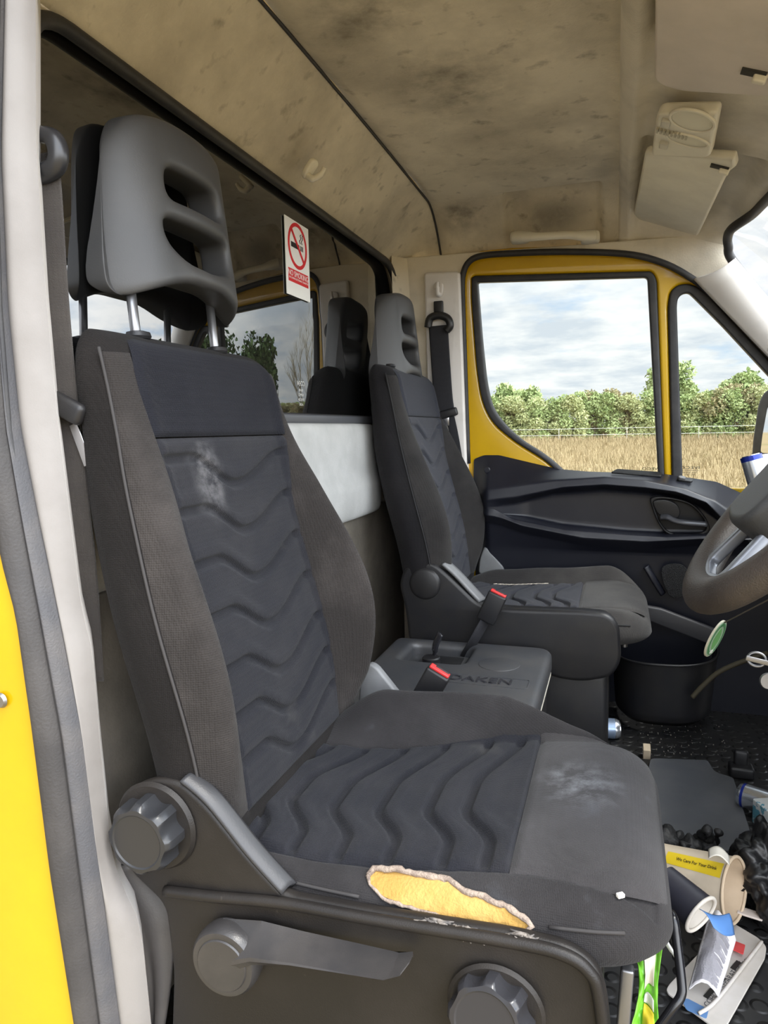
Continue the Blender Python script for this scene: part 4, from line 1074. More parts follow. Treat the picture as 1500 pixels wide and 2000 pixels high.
# green round air freshener
gc = W(1397, 1247, 'y', 1.26)
fr_ = thing('air_freshener', 'round green card hanging under the steering wheel rim', 'air freshener', gc)
ga = W(1381, 1282, 'y', 1.26); gb = W(1414, 1212, 'y', 1.26)
ax_ = (gb - ga); L_ = ax_.length / 2; ax_.normalize(); nn = Vector((0.90, -0.42, -0.10)); nn = (nn - ax_ * nn.dot(ax_)).normalized(); nn = -nn if nn.y > 0 else nn
MG = frame(gc, ax_, nn.cross(ax_), nn)
circ = lambda r, n=40: [(r * math.cos(2 * math.pi * i / n), r * math.sin(2 * math.pi * i / n)) for i in range(n)]
cd_ = plate('card', circ(L_), MG, 0.003, mat('pale_card', (0.50, 0.48, 0.38), 0.6), fr_, bev=0.0005)
GRN = mat('green_print', (0.06, 0.20, 0.08), 0.5); GRN2 = mat('pale_green_print', (0.30, 0.42, 0.30), 0.5)
plate('printed_face', circ(L_ * 0.95), MG @ Matrix.Translation((0, 0, 0.0018)), 0.0006, GRN2, fr_, bev=0)
plate('green_ring', circ(L_ * 0.86), MG @ Matrix.Translation((0, 0, 0.0022)), 0.0006, GRN, fr_, holes=[circ(L_ * 0.70)], bev=0)
plate('green_emblem', smooth2([(L_ * .6, 0), (0, L_ * .45), (-L_ * .6, 0), (0, -L_ * .45)]), MG @ Matrix.Translation((0, 0, 0.0022)), 0.0006, mat('mid_green_print', (0.14, 0.36, 0.12), 0.5), fr_, bev=0)
plate('white_patch', [(-L_ * .78, -L_ * .2), (-L_ * .6, -L_ * .2), (-L_ * .6, L_ * .2), (-L_ * .78, L_ * .2)], MG @ Matrix.Translation((0, 0, 0.003)), 0.0006, mat('white_print_patch', (0.7, 0.72, 0.66), 0.5), fr_, bev=0)
tube('hanging_cord', [gb + Vector((0, 0, -0.004)), wp(-0.06, 0.09, -0.12)], 0.0012, mat('cord', (0.1, 0.09, 0.08), 0.8), fr_, seg=6)

# drinks can and paper on the dash edge
def can(name, loc, axis, r, h, bands, lab, group=None, cat='drink can', cut=0.0):
    t = thing(name, lab, cat, loc, group=group)
    M = axisframe(loc, axis)
    prof = [(0.0, 0.003), (r * .72, 0.003), (r * .80, 0.0), (r * .86, 0.001), (r * .98, 0.009), (r, 0.014), (r, h - 0.016), (r * .98, h - 0.010), (r * .84, h - 0.002), (r * .82, h), (r * .78, h), (r * .76, h - 0.005), (0.0, h - 0.005)]
    lathe('can_body', prof, M, CHROME if bands is None else bands[0], t, seg=40)
    lathe('can_lid', [(r * .84, h - 0.002), (r * .845, h + 0.0008), (r * .79, h + 0.001), (r * .76, h - 0.0045), (0, h - 0.0045)], M, CHROME, t, seg=40)
    for a0_, a1_, z0, z1, m in (bands[1:] if bands else []):
        def f(u, v):
            a = a0_ + (a1_ - a0_) * u; z = z0 + (z1 - z0) * v; return M @ Vector(((r + 0.0005) * math.cos(a), (r + 0.0005) * math.sin(a), z))
        grid('can_print', f, 24, 4, m, t)
    return t, M
SILV = mat('can_silver', (0.62, 0.66, 0.72), 0.25, metal=0.85); BLUE = mat('can_blue', (0.012, 0.03, 0.28), 0.28, metal=0.4)
p0 = W(1472, 955, 'y', 1.95)
t, M = can('drink_can', W(1487, 962, 'y', 2.05), (-0.28, 0.1, 1), 0.026, 0.10, [SILV, (0, 6.3, 0.086, 0.0985, BLUE), (2.2, 4.4, 0.02, 0.085, BLUE)], 'silver and blue drink can standing on the dashboard behind the steering wheel')
rbox('paper_sheet', (0.05, 0.12, 0.002), frame(W(1490, 925, 'y', 2.2), Vector((1, .2, .1)).normalized(), Vector((0, .5, .86)).normalized(), Vector((1, .2, .1)).normalized().cross(Vector((0, .5, .86)).normalized())), mat('white_paper', (0.8, 0.8, 0.8), 0.7), None, bev=0.0005)
tag(bpy.data.objects['paper_sheet'], 'white paper leaning against the windscreen behind the can', 'paper')

# ------------------------------------------------------------------ header fittings
hp0 = Vector((0, 0, 1.622)); hn = Vector((0.385, 0, 1.0)).normalized()
hx = Vector((1, 0, -0.385)).normalized(); hy = Vector((0, 1, 0)); hz = hx.cross(hy)
def hpt(px, py, off=0.0):
    p = WP(px, py, hp0 - hn * off, hn); d = p - (hp0 - hn * off); return (d.dot(hx), d.dot(hy))
def MH(off): return frame(hp0 - hn * off, hx, hy, hz)
def visor(pxs, lab, clip_px, rad):
    P = [hpt(x, y, 0.012) for x, y in pxs]
    c = WP(*clip_px, hp0, hn)
    t = thing('sun_visor', lab, 'sun visor', c)
    plate('visor_panel', rround(P, rad), MH(0.012), 0.022, BEIGEP if 'beige' in lab else MATS['visor_cloth'], t, bev=0.008, bseg=4)
    a = hpt(*clip_px, 0.02)
    rbox('visor_clip', (0.022, 0.014, 0.020), MH(0.026) @ Matrix.Translation((a[0], a[1], 0)), BEIGEP, t, bev=0.004)
    rbox('clip_recess_shade', (0.040, 0.022, 0.003), MH(0.0242) @ Matrix.Translation((a[0] - 0.012, a[1] - 0.004, 0)), mat('clip_shadow', (0.03, 0.028, 0.025), 0.8), t, bev=0.001)  # dark plate stands in for the shade in the recess behind the clip
    return t
mat('visor_cloth', (0.713, 0.6325, 0.5635), 0.75, (0.621, 0.5577, 0.4945), 6, bump=0.08, bscale=500)
v1 = visor([(1283, -60), (1281, 150), (1330, 168), (1480, 176), (1640, 190), (1640, -60)], 'pinkish grey sun visor nearest the open door', (1488, 143), [0.02, 0.03, 0.03, 0.02, 0.02, 0.02])
v2 = visor([(1262, 291), (1438, 302), (1441, 318), (1425, 330), (1362, 462), (1345, 468), (1322, 458), (1314, 468), (1290, 472), (1232, 452), (1236, 430)], 'beige sun visor between the dome light and the far door', (1417, 327), [0.012, 0.008, 0.006, 0.01, 0.012, 0.01, 0.005, 0.01, 0.02, 0.015, 0.02])
# dome light
D = [hpt(x, y, 0.012) for x, y in [(1290, 202), (1412, 199), (1394, 290), (1278, 286)]]
dc = WP(1345, 245, hp0, hn)
dl = thing('dome_light', 'beige dome light panel with two round lenses', 'dome light', dc)
plate('light_panel', rround(D, 0.018), MH(0.020), 0.026, BEIGEP, dl, bev=0.008, bseg=4)
def dlp(px, py): return hpt(px, py, 0.034)
for cx_, cy_, ra, rb_ in ((1352, 236, 0.046, 0.034), (1343, 274, 0.046, 0.020)):
    a = dlp(cx_, cy_)
    el = [(a[0] + ra * math.cos(q), a[1] + rb_ * 1.5 * math.sin(q)) for q in [2 * math.pi * i / 40 for i in range(40)]]
    ei = [(a[0] + ra * .86 * math.cos(q), a[1] + rb_ * 1.5 * .86 * math.sin(q)) for q in [2 * math.pi * i / 40 for i in range(40)]]
    plate('lens_bezel', el, MH(0.034), 0.006, BEIGEP, dl, holes=[ei], bev=0.002)
    plate('lens', ei, MH(0.0335), 0.003, mat('lens_beige', (0.50, 0.47, 0.38), 0.3), dl, bev=0.001)
for px, py in ((1301, 238), (1297, 281)):
    a = dlp(px, py)
    rbox('light_switch', (0.018, 0.030, 0.010), MH(0.036) @ Matrix.Translation((a[0], a[1], 0)), mat('switch_cream', (0.52, 0.49, 0.42), 0.4), dl, bev=0.003)
mes = []
a = dlp(1305, 258)
for i in range(9):
    me = box_me((a[0] - 0.022 + i * 0.0075, a[1], 0), (0.004, 0.020, 0.006)); mes.append(me)
me = join_me(mes); me.transform(MH(0.035)); link('thumb_wheel', me, mat('ribbed_beige', (0.38, 0.35, 0.27), 0.5), dl, smooth=False)

# grab handle over the far door
gpx = [(1006, 462), (1024, 462), (1050, 462), (1100, 459), (1135, 460), (1160, 460)]
gp_ = [W(x, y, 'y', yy) for (x, y), yy in zip(gpx, (2.365, 2.35, 2.335, 2.335, 2.34, 2.36))]
gh = thing('grab_handle', 'beige moulded grab handle over the far door', 'grab handle', gp_[2])
tube('handle_grip', catmull(gp_, 8), [0.021 - 0.007 * sstep(6, 18, i) + 0.006 * sstep(26, 36, i) for i in range(41)], BEIGEP, gh, seg=16, flat=(1.0, 0.8))
for q in (0, -1):
    p = gp_[q] + Vector((0.012 if q == 0 else -0.012, 0, 0.0))
    rbox('handle_mount', (0.058, 0.045, 0.034), Matrix.Translation(p + Vector((0, 0.020, 0.0))), BEIGEP, gh, bev=0.010, seg=4)
# coat hooks
def hook(c, n, up, lab, s=1.0):
    t = thing('coat_hook', lab, 'coat hook', c, group='coat hooks')
    n = Vector(n).normalized(); up = Vector(up); up = (up - n * up.dot(n)).normalized(); r = up.cross(n)
    M = frame(c, r, up, n)
    base = smooth2([(-.016 * s, 0), (-.014 * s, .016 * s), (0, .022 * s), (.014 * s, .016 * s), (.016 * s, 0), (.012 * s, -.018 * s), (0, -.026 * s), (-.012 * s, -.018 * s)])
    plate('hook_base', base, M, 0.012 * s, WHITEP if 'white' in lab else BEIGEP, t, bev=0.004, bseg=4)
    tube('hook_prong', catmull([M @ Vector(q) for q in [(0, -.016 * s, .004), (0, -.014 * s, .020 * s), (0.002, 0.004 * s, .028 * s), (0.003, .020 * s, .026 * s)]], 6), [0.008 * s] * 7 + [0.0065 * s] * 6 + [0.005 * s] * 6, WHITEP if 'white' in lab else BEIGEP, t, seg=12)
    return t
hk = W(606, 328, 'x', -0.655)
hook(hk, (0.75, 0, -0.66), (0.66, 0, 0.75), 'beige coat hook on the headliner above the rear window', 1.0)
hk = dpt(*dpx(857, 565, 0.072), 0.072)
hook(hk, tuple(E3), (0, 0, 1), 'white coat hook on the far pillar above the seat belt', 1.0)

# no smoking sticker on the rear glass
sx = RX - 0.006
sp = [W(x, y, 'x', sx) for x, y in [(557, 420), (604, 452), (603, 588), (558, 574)]]
y0, y1 = (sp[0].y + sp[3].y) / 2, (sp[1].y + sp[2].y) / 2; zt_ = sp[0].z; zb_ = (sp[2].z + sp[3].z) / 2
ww, hh = y1 - y0, zt_ - zb_
MS = lambda off: frame((sx + off, (y0 + y1) / 2, (zt_ + zb_) / 2), (0, 1, 0), (0, 0, 1), (1, 0, 0))
stk = thing('no_smoking_sticker', 'white and red no smoking sticker on the rear window', 'sticker', (sx, (y0 + y1) / 2, zb_))
plate('sticker_sheet', [(-ww / 2, -hh / 2), (ww / 2, -hh / 2), (ww / 2, hh / 2), (-ww / 2, hh / 2)], MS(0.0), 0.0015, mat('sticker_white', (0.80, 0.80, 0.77), 0.5), stk, bev=0.0)
RED = mat('sticker_red', (0.60, 0.012, 0.02), 0.5); BLK = mat('sticker_black', (0.012, 0.012, 0.012), 0.5)
rr_ = ww * 0.40; cyy = hh * 0.18
def ccirc(r, n=48): return [(r * math.cos(2 * math.pi * i / n), cyy + r * math.sin(2 * math.pi * i / n)) for i in range(n)]
plate('red_ring', ccirc(rr_), MS(0.0012), 0.0006, RED, stk, holes=[ccirc(rr_ * 0.84)], bev=0)
cg = [(-0.66, -0.10, 0.62, 0.2), (0.28, -0.10, 0.10, 0.2), (0.42, -0.10, 0.06, 0.2)]
cgm = []
for x, y, w, h in [(-0.26, -0.0, 0.85, 0.22), (0.30, -0.0, 0.05, 0.22), (0.42, -0.0, 0.05, 0.22), (0.54, 0, 0.05, 0.22)]:
    cgm.append(box_me((x * rr_, cyy + y * rr_ - 0.02 * rr_, 0), (w * rr_, h * rr_, 0.0005)))
sm = [(0.30, 0.18), (0.22, 0.30), (0.36, 0.40), (0.30, 0.54), (0.42, 0.60)]
cgm.append(tube_me(catmull([(a * rr_, cyy + b * rr_, 0) for a, b in sm], 5), 0.0009, 6))
sm2 = [(0.48, 0.18), (0.42, 0.30), (0.55, 0.42), (0.50, 0.52), (0.58, 0.6)]
cgm.append(tube_me(catmull([(a * rr_, cyy + b * rr_, 0) for a, b in sm2], 5), 0.0009, 6))
me = join_me(cgm); me.transform(MS(0.0014)); link('cigarette_symbol', me, BLK, stk, smooth=False)
me = box_me((0, 0, 0), (rr_ * 1.75, rr_ * 0.14, 0.0006)); me.transform(MS(0.0019) @ Matrix.Translation((0, cyy, 0)) @ Matrix.Rotation(math.radians(-45), 4, 'Z')); link('red_bar', me, RED, stk, smooth=False)
me = box_me((0, -hh * 0.235, 0), (ww * 0.84, hh * 0.17, 0.0006)); me.transform(MS(0.0012)); link('red_panel', me, RED, stk, smooth=False)
tm = [text_me('NO SMOKING!', ww * 0.135, MS(0.0018) @ Matrix.Translation((0, -hh * 0.21, 0)), 0.0001), text_me('INCLUDING ELECTRONIC CIGARETTES', ww * 0.046, MS(0.0018) @ Matrix.Translation((0, -hh * 0.27, 0)), 0.0001)]
link('sticker_lettering', join_me(tm), mat('lettering_white', (0.85, 0.85, 0.83), 0.5), stk, smooth=False)

# ------------------------------------------------------------------ seat belts
def strap(name, path, w, m, parent, up):
    return link(name, tube_me(path, w / 2, 12, flat=(0.06, 1.0), up=up), m, parent)
nb = thing('seat_belt', 'brownish seat belt hanging down beside the near torn seat', 'seat belt', W(150, 1250, 'y', 0.80))
pts = [(80, 300), (88, 380), (100, 560), (112, 700), (128, 850), (145, 1000), (158, 1120), (166, 1230), (172, 1330)]
bp_ = []
for x, y in pts: bp_.append(W(x, y, 'y', 0.80))
strap('belt_webbing', catmull(bp_, 6), 0.047, BELT, nb, (0.25, -1, 0))
gd = W(83, 310, 'y', 0.795)
tube('belt_guide', catmull([gd + Vector(q) for q in [(-0.02, .0, -0.018), (0.0, -0.002, -0.02), (0.02, 0, -0.012), (0.026, 0, 0.006), (0.018, 0, 0.024), (-0.005, 0, 0.032)]], 6), 0.013, mat('guide_black', (0.02, 0.02, 0.022), 0.3), nb, seg=14, flat=(0.7, 1))
tg = W(128, 800, 'y', 0.79)
rbox('tongue_body', (0.058, 0.018, 0.030), Matrix.Translation(tg + Vector((0.004, -0.002, 0.002))) @ Matrix.Rotation(0.45, 4, 'Y'), BLACKP, nb, bev=0.008)
rbox('tongue_plate', (0.014, 0.003, 0.060), Matrix.Translation(W(158, 868, 'y', 0.80)) @ Matrix.Rotation(-0.35, 4, 'Y'), CHROME, nb, bev=0.001)
fbt = thing('seat_belt', 'dark seat belt hanging from the far white pillar', 'seat belt', dpt(*dpx(870, 850, 0.07), 0.07))
fp = [dpt(*dpx(x, y, o), o) for x, y, o in [(856, 636, 0.082), (860, 700, 0.082), (866, 780, 0.080), (872, 816, 0.080)]]
strap('belt_webbing', catmull(fp, 6), 0.066, BELTD, fbt, tuple(E3))
fp2 = [dpt(*dpx(x, y, o), o) for x, y, o in [(876, 800, 0.080), (886, 845, 0.080), (894, 890, 0.08), (905, 960, 0.08)]]
strap('lap_webbing', catmull(fp2, 6), 0.03, BELTD, fbt, tuple(E3))
gd = [dpt(*dpx(x, y, 0.085), 0.085) for x, y in [(836, 640), (840, 622), (857, 616), (874, 622), (879, 636), (872, 646)]]
tube('belt_guide', catmull(gd, 6), 0.013, BLACKP, fbt, seg=14)
a = dpx(857, 603, 0.072)
rbox('height_adjuster', (0.032, 0.05, 0.014), MD(0.074) @ Matrix.Translation((a[0], a[1], 0)), BLACKP, fbt, bev=0.004)
a = dpx(873, 808, 0.09); rbox('tongue_body', (0.075, 0.028, 0.018), MD(0.09) @ Matrix.Translation((a[0], a[1], 0)) @ Matrix.Rotation(0.25, 4, 'Z'), BLACKP, fbt, bev=0.006)
a = dpx(871, 823, 0.09); rbox('tongue_plate', (0.022, 0.030, 0.003), MD(0.09) @ Matrix.Translation((a[0], a[1], 0)), CHROME, fbt, bev=0.001)
# ------------------------------------------------------------------ litter on the cab floor
def fl(px, py, z=0.004): p = W(px, py, 'z', z); return (p.x, p.y)
MF = lambda z: Matrix.Translation((0, 0, z))
sm_ = plate('floor_sheet', rround([fl(1270, 1484), fl(1382, 1488), fl(1396, 1512), fl(1432, 1522), fl(1478, 1668), fl(1240, 1660)], [.02, .01, .04, .01, .02, .02]), MF(0.006), 0.008,
            mat('sheet_grey', (0.085, 0.09, 0.10), 0.55, (0.105, 0.108, 0.115), 8, bump=0.05, bscale=400), bev=0.002)
tag(sm_, 'flat dark grey sheet with a notched corner lying on the cab floor', 'floor sheet')
# small black bracket behind it
bkt = thing('floor_bracket', 'small black latch bracket on the floor behind the grey sheet', 'bracket', (*fl(1447, 1500), 0))
c = Vector((*fl(1447, 1512), 0.0))
rbox('bracket_foot', (0.06, 0.05, 0.03), Matrix.Translation(c + Vector((0, 0, 0.015))), BLACKP, bkt, bev=0.006)
rbox('bracket_tab', (0.035, 0.02, 0.045), Matrix.Translation(c + Vector((0, 0.01, 0.045))), BLACKP, bkt, bev=0.006)
# paper cups
def cup(name, rimc, axis, r1, r0, h, outer, inner, lab):
    """axis points from the base to the open rim"""
    axis = Vector(axis).normalized()
    t = thing(name, lab, 'paper cup', rimc - axis * h)
    M = axisframe(Vector(rimc) - axis * h, axis)
    lathe('cup_wall', [(0.0, 0.006), (r0 - 0.002, 0.006), (r0 - 0.001, 0.0), (r0, 0.0), (r1, h)], M, outer, t, seg=56)
    lathe('cup_lining', [(0.0, 0.008), (r0 - 0.0025, 0.008), (r1 - 0.0025, h - 0.002)], M, inner, t, seg=56)
    q = [M @ Vector((r1 * math.cos(a), r1 * math.sin(a), h)) for a in [2 * math.pi * i / 56 for i in range(56)]]
    tube('cup_rim', q, 0.0032, inner, t, seg=8, closed=True)
    return t, M
CREAM = mat('cup_cream', (0.66, 0.56, 0.43), 0.6, (0.58, 0.48, 0.36), 12, bump=0.05); CREAMI = mat('cup_inside', (0.66, 0.52, 0.37), 0.65, (0.58, 0.45, 0.31), 14)
rc_ = W(1434, 1738, 'y', 1.38)
ca = Vector((0.86, -0.45, 0.12)).normalized()
t, M = cup('paper_cup', rc_, ca, 0.058, 0.043, 0.16, CREAM, CREAMI, 'large cream paper cup lying open with a yellow sticker')
# yellow sticker on the cup wall, with its words
def cupside(M, r1, r0, h, a, k, off=0.0):
    r = r0 + (r1 - r0) * k + off; return M @ Vector((r * math.cos(a), r * math.sin(a), h * k))
# angle that faces the camera and up
best = max(range(360), key=lambda d: (cupside(M, 1, 1, 0, math.radians(d), 0) - M.translation).dot(Vector((0.0, -0.55, 0.83))))
A0 = math.radians(best)
def f_st(u, v): return cupside(M, 0.058, 0.043, 0.16, A0 + (u - 0.5) * 0.52, 0.28 + 0.68 * v, 0.0008)
grid('yellow_sticker', f_st, 12, 12, mat('sticker_yellow', (0.78, 0.56, 0.02), 0.5), t)
pc = cupside(M, 0.058, 0.043, 0.16, A0, 0.66, 0.0020); along = ca; nrm = (cupside(M, 1, 1, 0, A0, 0) - M.translation).normalized(); tx = (ca + nrm * 0.094).normalized(); ty = nrm.cross(tx)
if ty.z < 0 and ty.y < 0: ty = -ty
nz = tx.cross(ty)
me = text_me('We Care For Your Drink', 0.0092, frame(pc, tx, ty, nz), 0.0002, sx=0.82)
link('sticker_words', me, BLK, t, smooth=False)
rc2 = W(1369, 1786, 'y', 1.22)
DK = mat('cup_navy', (0.022, 0.022, 0.032), 0.45, (0.03, 0.03, 0.04), 10); WHI = mat('cup_white', (0.72, 0.67, 0.60), 0.6)
t2, M2 = cup('paper_cup', rc2, (0.66, -0.58, -0.26), 0.034, 0.026, 0.078, DK, WHI, 'small dark navy paper cup lying under the large cream cup')
# torn paper lid tab on the cup
def f_lid(u, v):
    p = W(1384 + 40 * u, 1659 + 18 * v - 12 * math.sin(u * 3.1) + 14 * u, 'y', 1.37 - 0.03 * v); return p
g = grid('paper_flap', f_lid, 10, 6, mat('flap_white', (0.74, 0.70, 0.62), 0.7), None, thick=0.001); tag(g, 'torn white paper flap resting on top of the cream cup', 'paper scrap')
# gloves
gl = thing('work_glove', 'black crumpled work glove lying on the grey sheet', 'glove', (*fl(1345, 1655), 0.01))
GLV = mat('glove_black', (0.012, 0.012, 0.013), 0.55, (0.05, 0.048, 0.045), 40, (0.5, 0.75), bump=0.8, bscale=120)
def gpt(px, py, z): return W(px, py, 'z', z)
def gtube(nm, P, r): 
    pts = catmull(P, 6); n = len(pts); return tube(nm, pts, [r * (0.75 + 0.35 * math.sin(i * 0.9)) * (1 if i < n - 3 else (0.9, 0.7, 0.4)[i - n + 3]) for i in range(n)], GLV, gl, seg=12)
gtube('glove_palm', [gpt(1295, 1640, .03), gpt(1330, 1655, .035), gpt(1365, 1658, .035), gpt(1378, 1652, .03)], 0.030)
gtube('finger', [gpt(1365, 1650, .03), gpt(1378, 1640, .05), gpt(1386, 1628, .075), gpt(1376, 1622, .085), gpt(1370, 1634, .06)], 0.013)
gtube('finger', [gpt(1378, 1656, .02), gpt(1392, 1648, .03), gpt(1400, 1634, .055), gpt(1406, 1620, .075)], 0.010)
gtube('finger', [gpt(1300, 1620, .03), gpt(1318, 1630, .04), gpt(1338, 1640, .04), gpt(1356, 1645, .04)], 0.014)
gtube('finger', [gpt(1300, 1666, .02), gpt(1335, 1668, .02), gpt(1375, 1668, .02), gpt(1395, 1662, .02)], 0.013)
gtube('thumb', [gpt(1330, 1655, .05), gpt(1350, 1650, .055), gpt(1372, 1655, .045)], 0.012)
# dark bag at the right
def blob(name, c, s, m, lab, cat, seed, amp=0.25, fr=2.2, parent=None, sub=5):
    bm = bmesh.new(); bmesh.ops.create_icosphere(bm, subdivisions=sub, radius=1.0)
    for v in bm.verts:
        n = noise.fractal(v.co * fr + Vector((seed, seed * 2, 0)), 0.8, 2.0, 4); k = 1 + amp * n
        v.co = Vector((v.co.x * s[0] * k, v.co.y * s[1] * k, max(v.co.z * s[2] * k, -s[2] * 0.7)))
    me = bpy.data.meshes.new('m'); bm.to_mesh(me); bm.free(); me.transform(Matrix.Translation(c))
    o = link(name, me, m, parent); 
    if lab: tag(o, lab, cat)
    return o
blob('black_bag', Vector((*fl(1512, 1722, .05), 0.062)), (0.075, 0.10, 0.085), mat('bag_black', (0.012, 0.012, 0.013), 0.35, bump=0.3, bscale=60), 'crumpled glossy black bag beside the cream cup', 'bag', 3.0, 0.35)
# can on the floor, end of a can behind the seat
c0 = Vector((*fl(1443, 1553, .03), 0.034)); c1_ = Vector((*fl(1500, 1572, .03), 0.034))
can('drink_can', c0, (c1_ - c0), 0.029, 0.15, [SILV, (0, 6.3, 0.010, 0.016, BLUE), (0.3, 1.5, 0.085, 0.125, BLUE), (-1.0, 0.1, 0.10, 0.13, BLUE)], 'silver and blue drink can lying on the floor beyond the grey sheet')
c0 = W(1226, 1428, 'z', 0.031) - Vector((0.122, 0, 0)); can('drink_can', c0, (1, 0.1, 0), 0.030, 0.10, [SILV, (0, 6.3, 0.02, 0.085, mat('can_pale_blue', (0.35, 0.45, 0.62), 0.3, metal=0.6))], 'pale blue drink can lying on the floor behind the torn seat cushion')
pk = rbox('carton', (0.05, 0.09, 0.06), Matrix.Translation((*fl(1512, 1588, .05), 0.034)) @ Matrix.Rotation(0.4, 4, 'Z'), mat('carton_teal', (0.10, 0.34, 0.46), 0.5, (0.75, 0.78, 0.78), 22, (0.5, 0.52)), bev=0.003)
tag(pk, 'small teal and white carton beside the drink can on the floor', 'carton')
pc_ = W(1263, 1468, 'z', 0.018)
o = rbox('cardboard_scrap', (0.02, 0.03, 0.035), Matrix.Translation(pc_) @ Matrix.Rotation(0.3, 4, 'X'), mat('card_tan', (0.55, 0.45, 0.32), 0.8), bev=0.002); tag(o, 'tan cardboard scrap poking out behind the torn seat cushion', 'cardboard scrap')
# white printed card lying flat
CARD = mat('card_white', (0.66, 0.62, 0.58), 0.6, (0.58, 0.53, 0.47), 9)
cardp = [fl(1300, 1938, .01), fl(1306, 1925, .01), fl(1425, 1800, .01), fl(1482, 1834, .01), fl(1497, 1850, .01), fl(1494, 1872, .01), fl(1415, 2012, .01), fl(1395, 2008, .01)]
cdt = thing('packaging_card', 'flat white packaging card with blue edge and printed words on the floor', 'packaging card', (*fl(1400, 1900, .01), 0.008))
plate('card_sheet', rround(cardp, 0.008), MF(0.010), 0.004, CARD, cdt, bev=0.001)
ux = Vector((*fl(1474, 1862, .012), 0)) - Vector((*fl(1395, 1958, .012), 0)); L0 = ux.length; ux.normalize(); uy = Vector((-ux.y, ux.x, 0))
def cfr(px, py, z=0.0125): return frame((*fl(px, py, z), z), ux, uy, (0, 0, 1))
link('card_words', join_me([text_me('ALCOHOL PREPARATIONS', 0.013, cfr(1412, 1925), 0.0001), text_me('STORE COOL', 0.010, cfr(1448, 1888), 0.0001)]), mat('print_grey', (0.10, 0.10, 0.11), 0.6), cdt, smooth=False)
for px, py in ((1407, 1917), (1385, 1940), (1437, 1885)):
    me = box_me((0, 0, 0), (0.026, 0.008, 0.0006)); me.transform(cfr(px, py, 0.0128)); link('card_slot', me, BLK, cdt, smooth=False)
plate('blue_edge', rround([fl(1333, 1955, .0125), fl(1342, 1950, .0125), fl(1384, 1972, .0125), fl(1380, 1990, .0125), fl(1340, 1972, .0125)], 0.004), MF(0.0126), 0.0008, mat('print_blue', (0.12, 0.25, 0.50), 0.6), cdt, bev=0)
sc_ = fl(1387, 1882, .0125)
plate('round_stamp', [(sc_[0] + .022 * math.cos(i * .15), sc_[1] + .022 * math.sin(i * .15)) for i in range(42)], MF(0.0126), 0.0006, mat('stamp_grey', (0.42, 0.42, 0.46), 0.6), cdt,
      holes=[[(sc_[0] + .017 * math.cos(i * .15), sc_[1] + .017 * math.sin(i * .15)) for i in range(42)]], bev=0)
mes = []
for s in (-1, 1): mes.append(tube_me(catmull([Vector((*fl(1365, 1975, .02), .016)), Vector((*fl(1400, 1950, .02), .018)), Vector((*fl(1470, 1860, .02), .018)), Vector((*fl(1488, 1835, .02), .016))], 6), 0.003, 6)); break
link('card_fold', join_me(mes), CARD, cdt)
# crumpled printed carton with a blue flap, on top of the card
def f_lf(u, v):
    a = Vector((*fl(1345, 1905, .06), .035)); b = Vector((*fl(1385, 1785, .1), .105)); c = Vector((*fl(1438, 1830, .1), .095)); d = Vector((*fl(1405, 1915, .06), .03))
    p = a.lerp(d, u).lerp(b.lerp(c, u), v); p.z += 0.020 * math.sin(u * math.pi) + 0.004 * noise.noise(Vector((u * 5, v * 5, 1)))
    return p
lf = thing('instruction_leaflet', 'crumpled white printed leaflet with a blue flap leaning on the dark cup', 'leaflet', f_lf(.5, 0))
PAPER = mat('leaflet_paper', (0.68, 0.66, 0.68), 0.7)
grid('leaflet_sheet', f_lf, 20, 20, PAPER, lf, thick=0.0015)
mes = []
random.seed(9)
for i in range(46):
    v = 0.04 + 0.80 * i / 46; u0 = 0.08 + 0.04 * random.random(); u1 = 0.9 - 0.35 * random.random() * (random.random() < .4)
    pts = [f_lf(u0 + (u1 - u0) * k / 8, v) + Vector((0, -0.0008, 0.0022)) for k in range(9)]
    w = (f_lf(.5, v + .005) - f_lf(.5, v)).normalized() * 0.0009
    vs = [q for p in pts for q in (p - w, p + w)]; mes.append(pydata(vs, [(2 * k, 2 * k + 2, 2 * k + 3, 2 * k + 1) for k in range(8)]))
link('leaflet_print', join_me(mes), mat('print_dim', (0.30, 0.29, 0.32), 0.7), lf, smooth=False)
def f_bl(u, v):
    a, b, c, d = [W(x, y, 'y', yy) for x, y, yy in [(1366, 1776, 1.13), (1424, 1784, 1.16), (1434, 1826, 1.14), (1393, 1812, 1.11)]]
    p = a.lerp(b, u).lerp(d.lerp(c, u), v); return p + Vector((0, -0.01 * math.sin(u * 3.14), 0.006 * math.sin(v * 3.1)))
grid('blue_flap', f_bl, 10, 10, mat('flap_blue', (0.10, 0.24, 0.55), 0.55), lf, thick=0.001)
g = plate('red_label', rround([fl(1424, 1826, .03), fl(1456, 1838, .03), fl(1452, 1856, .03), fl(1420, 1842, .03)], .002), MF(0.022), 0.002, mat('label_red', (0.62, 0.06, 0.06), 0.55), bev=0.0004)
tag(g, 'small red paper label on the white packaging card', 'label')
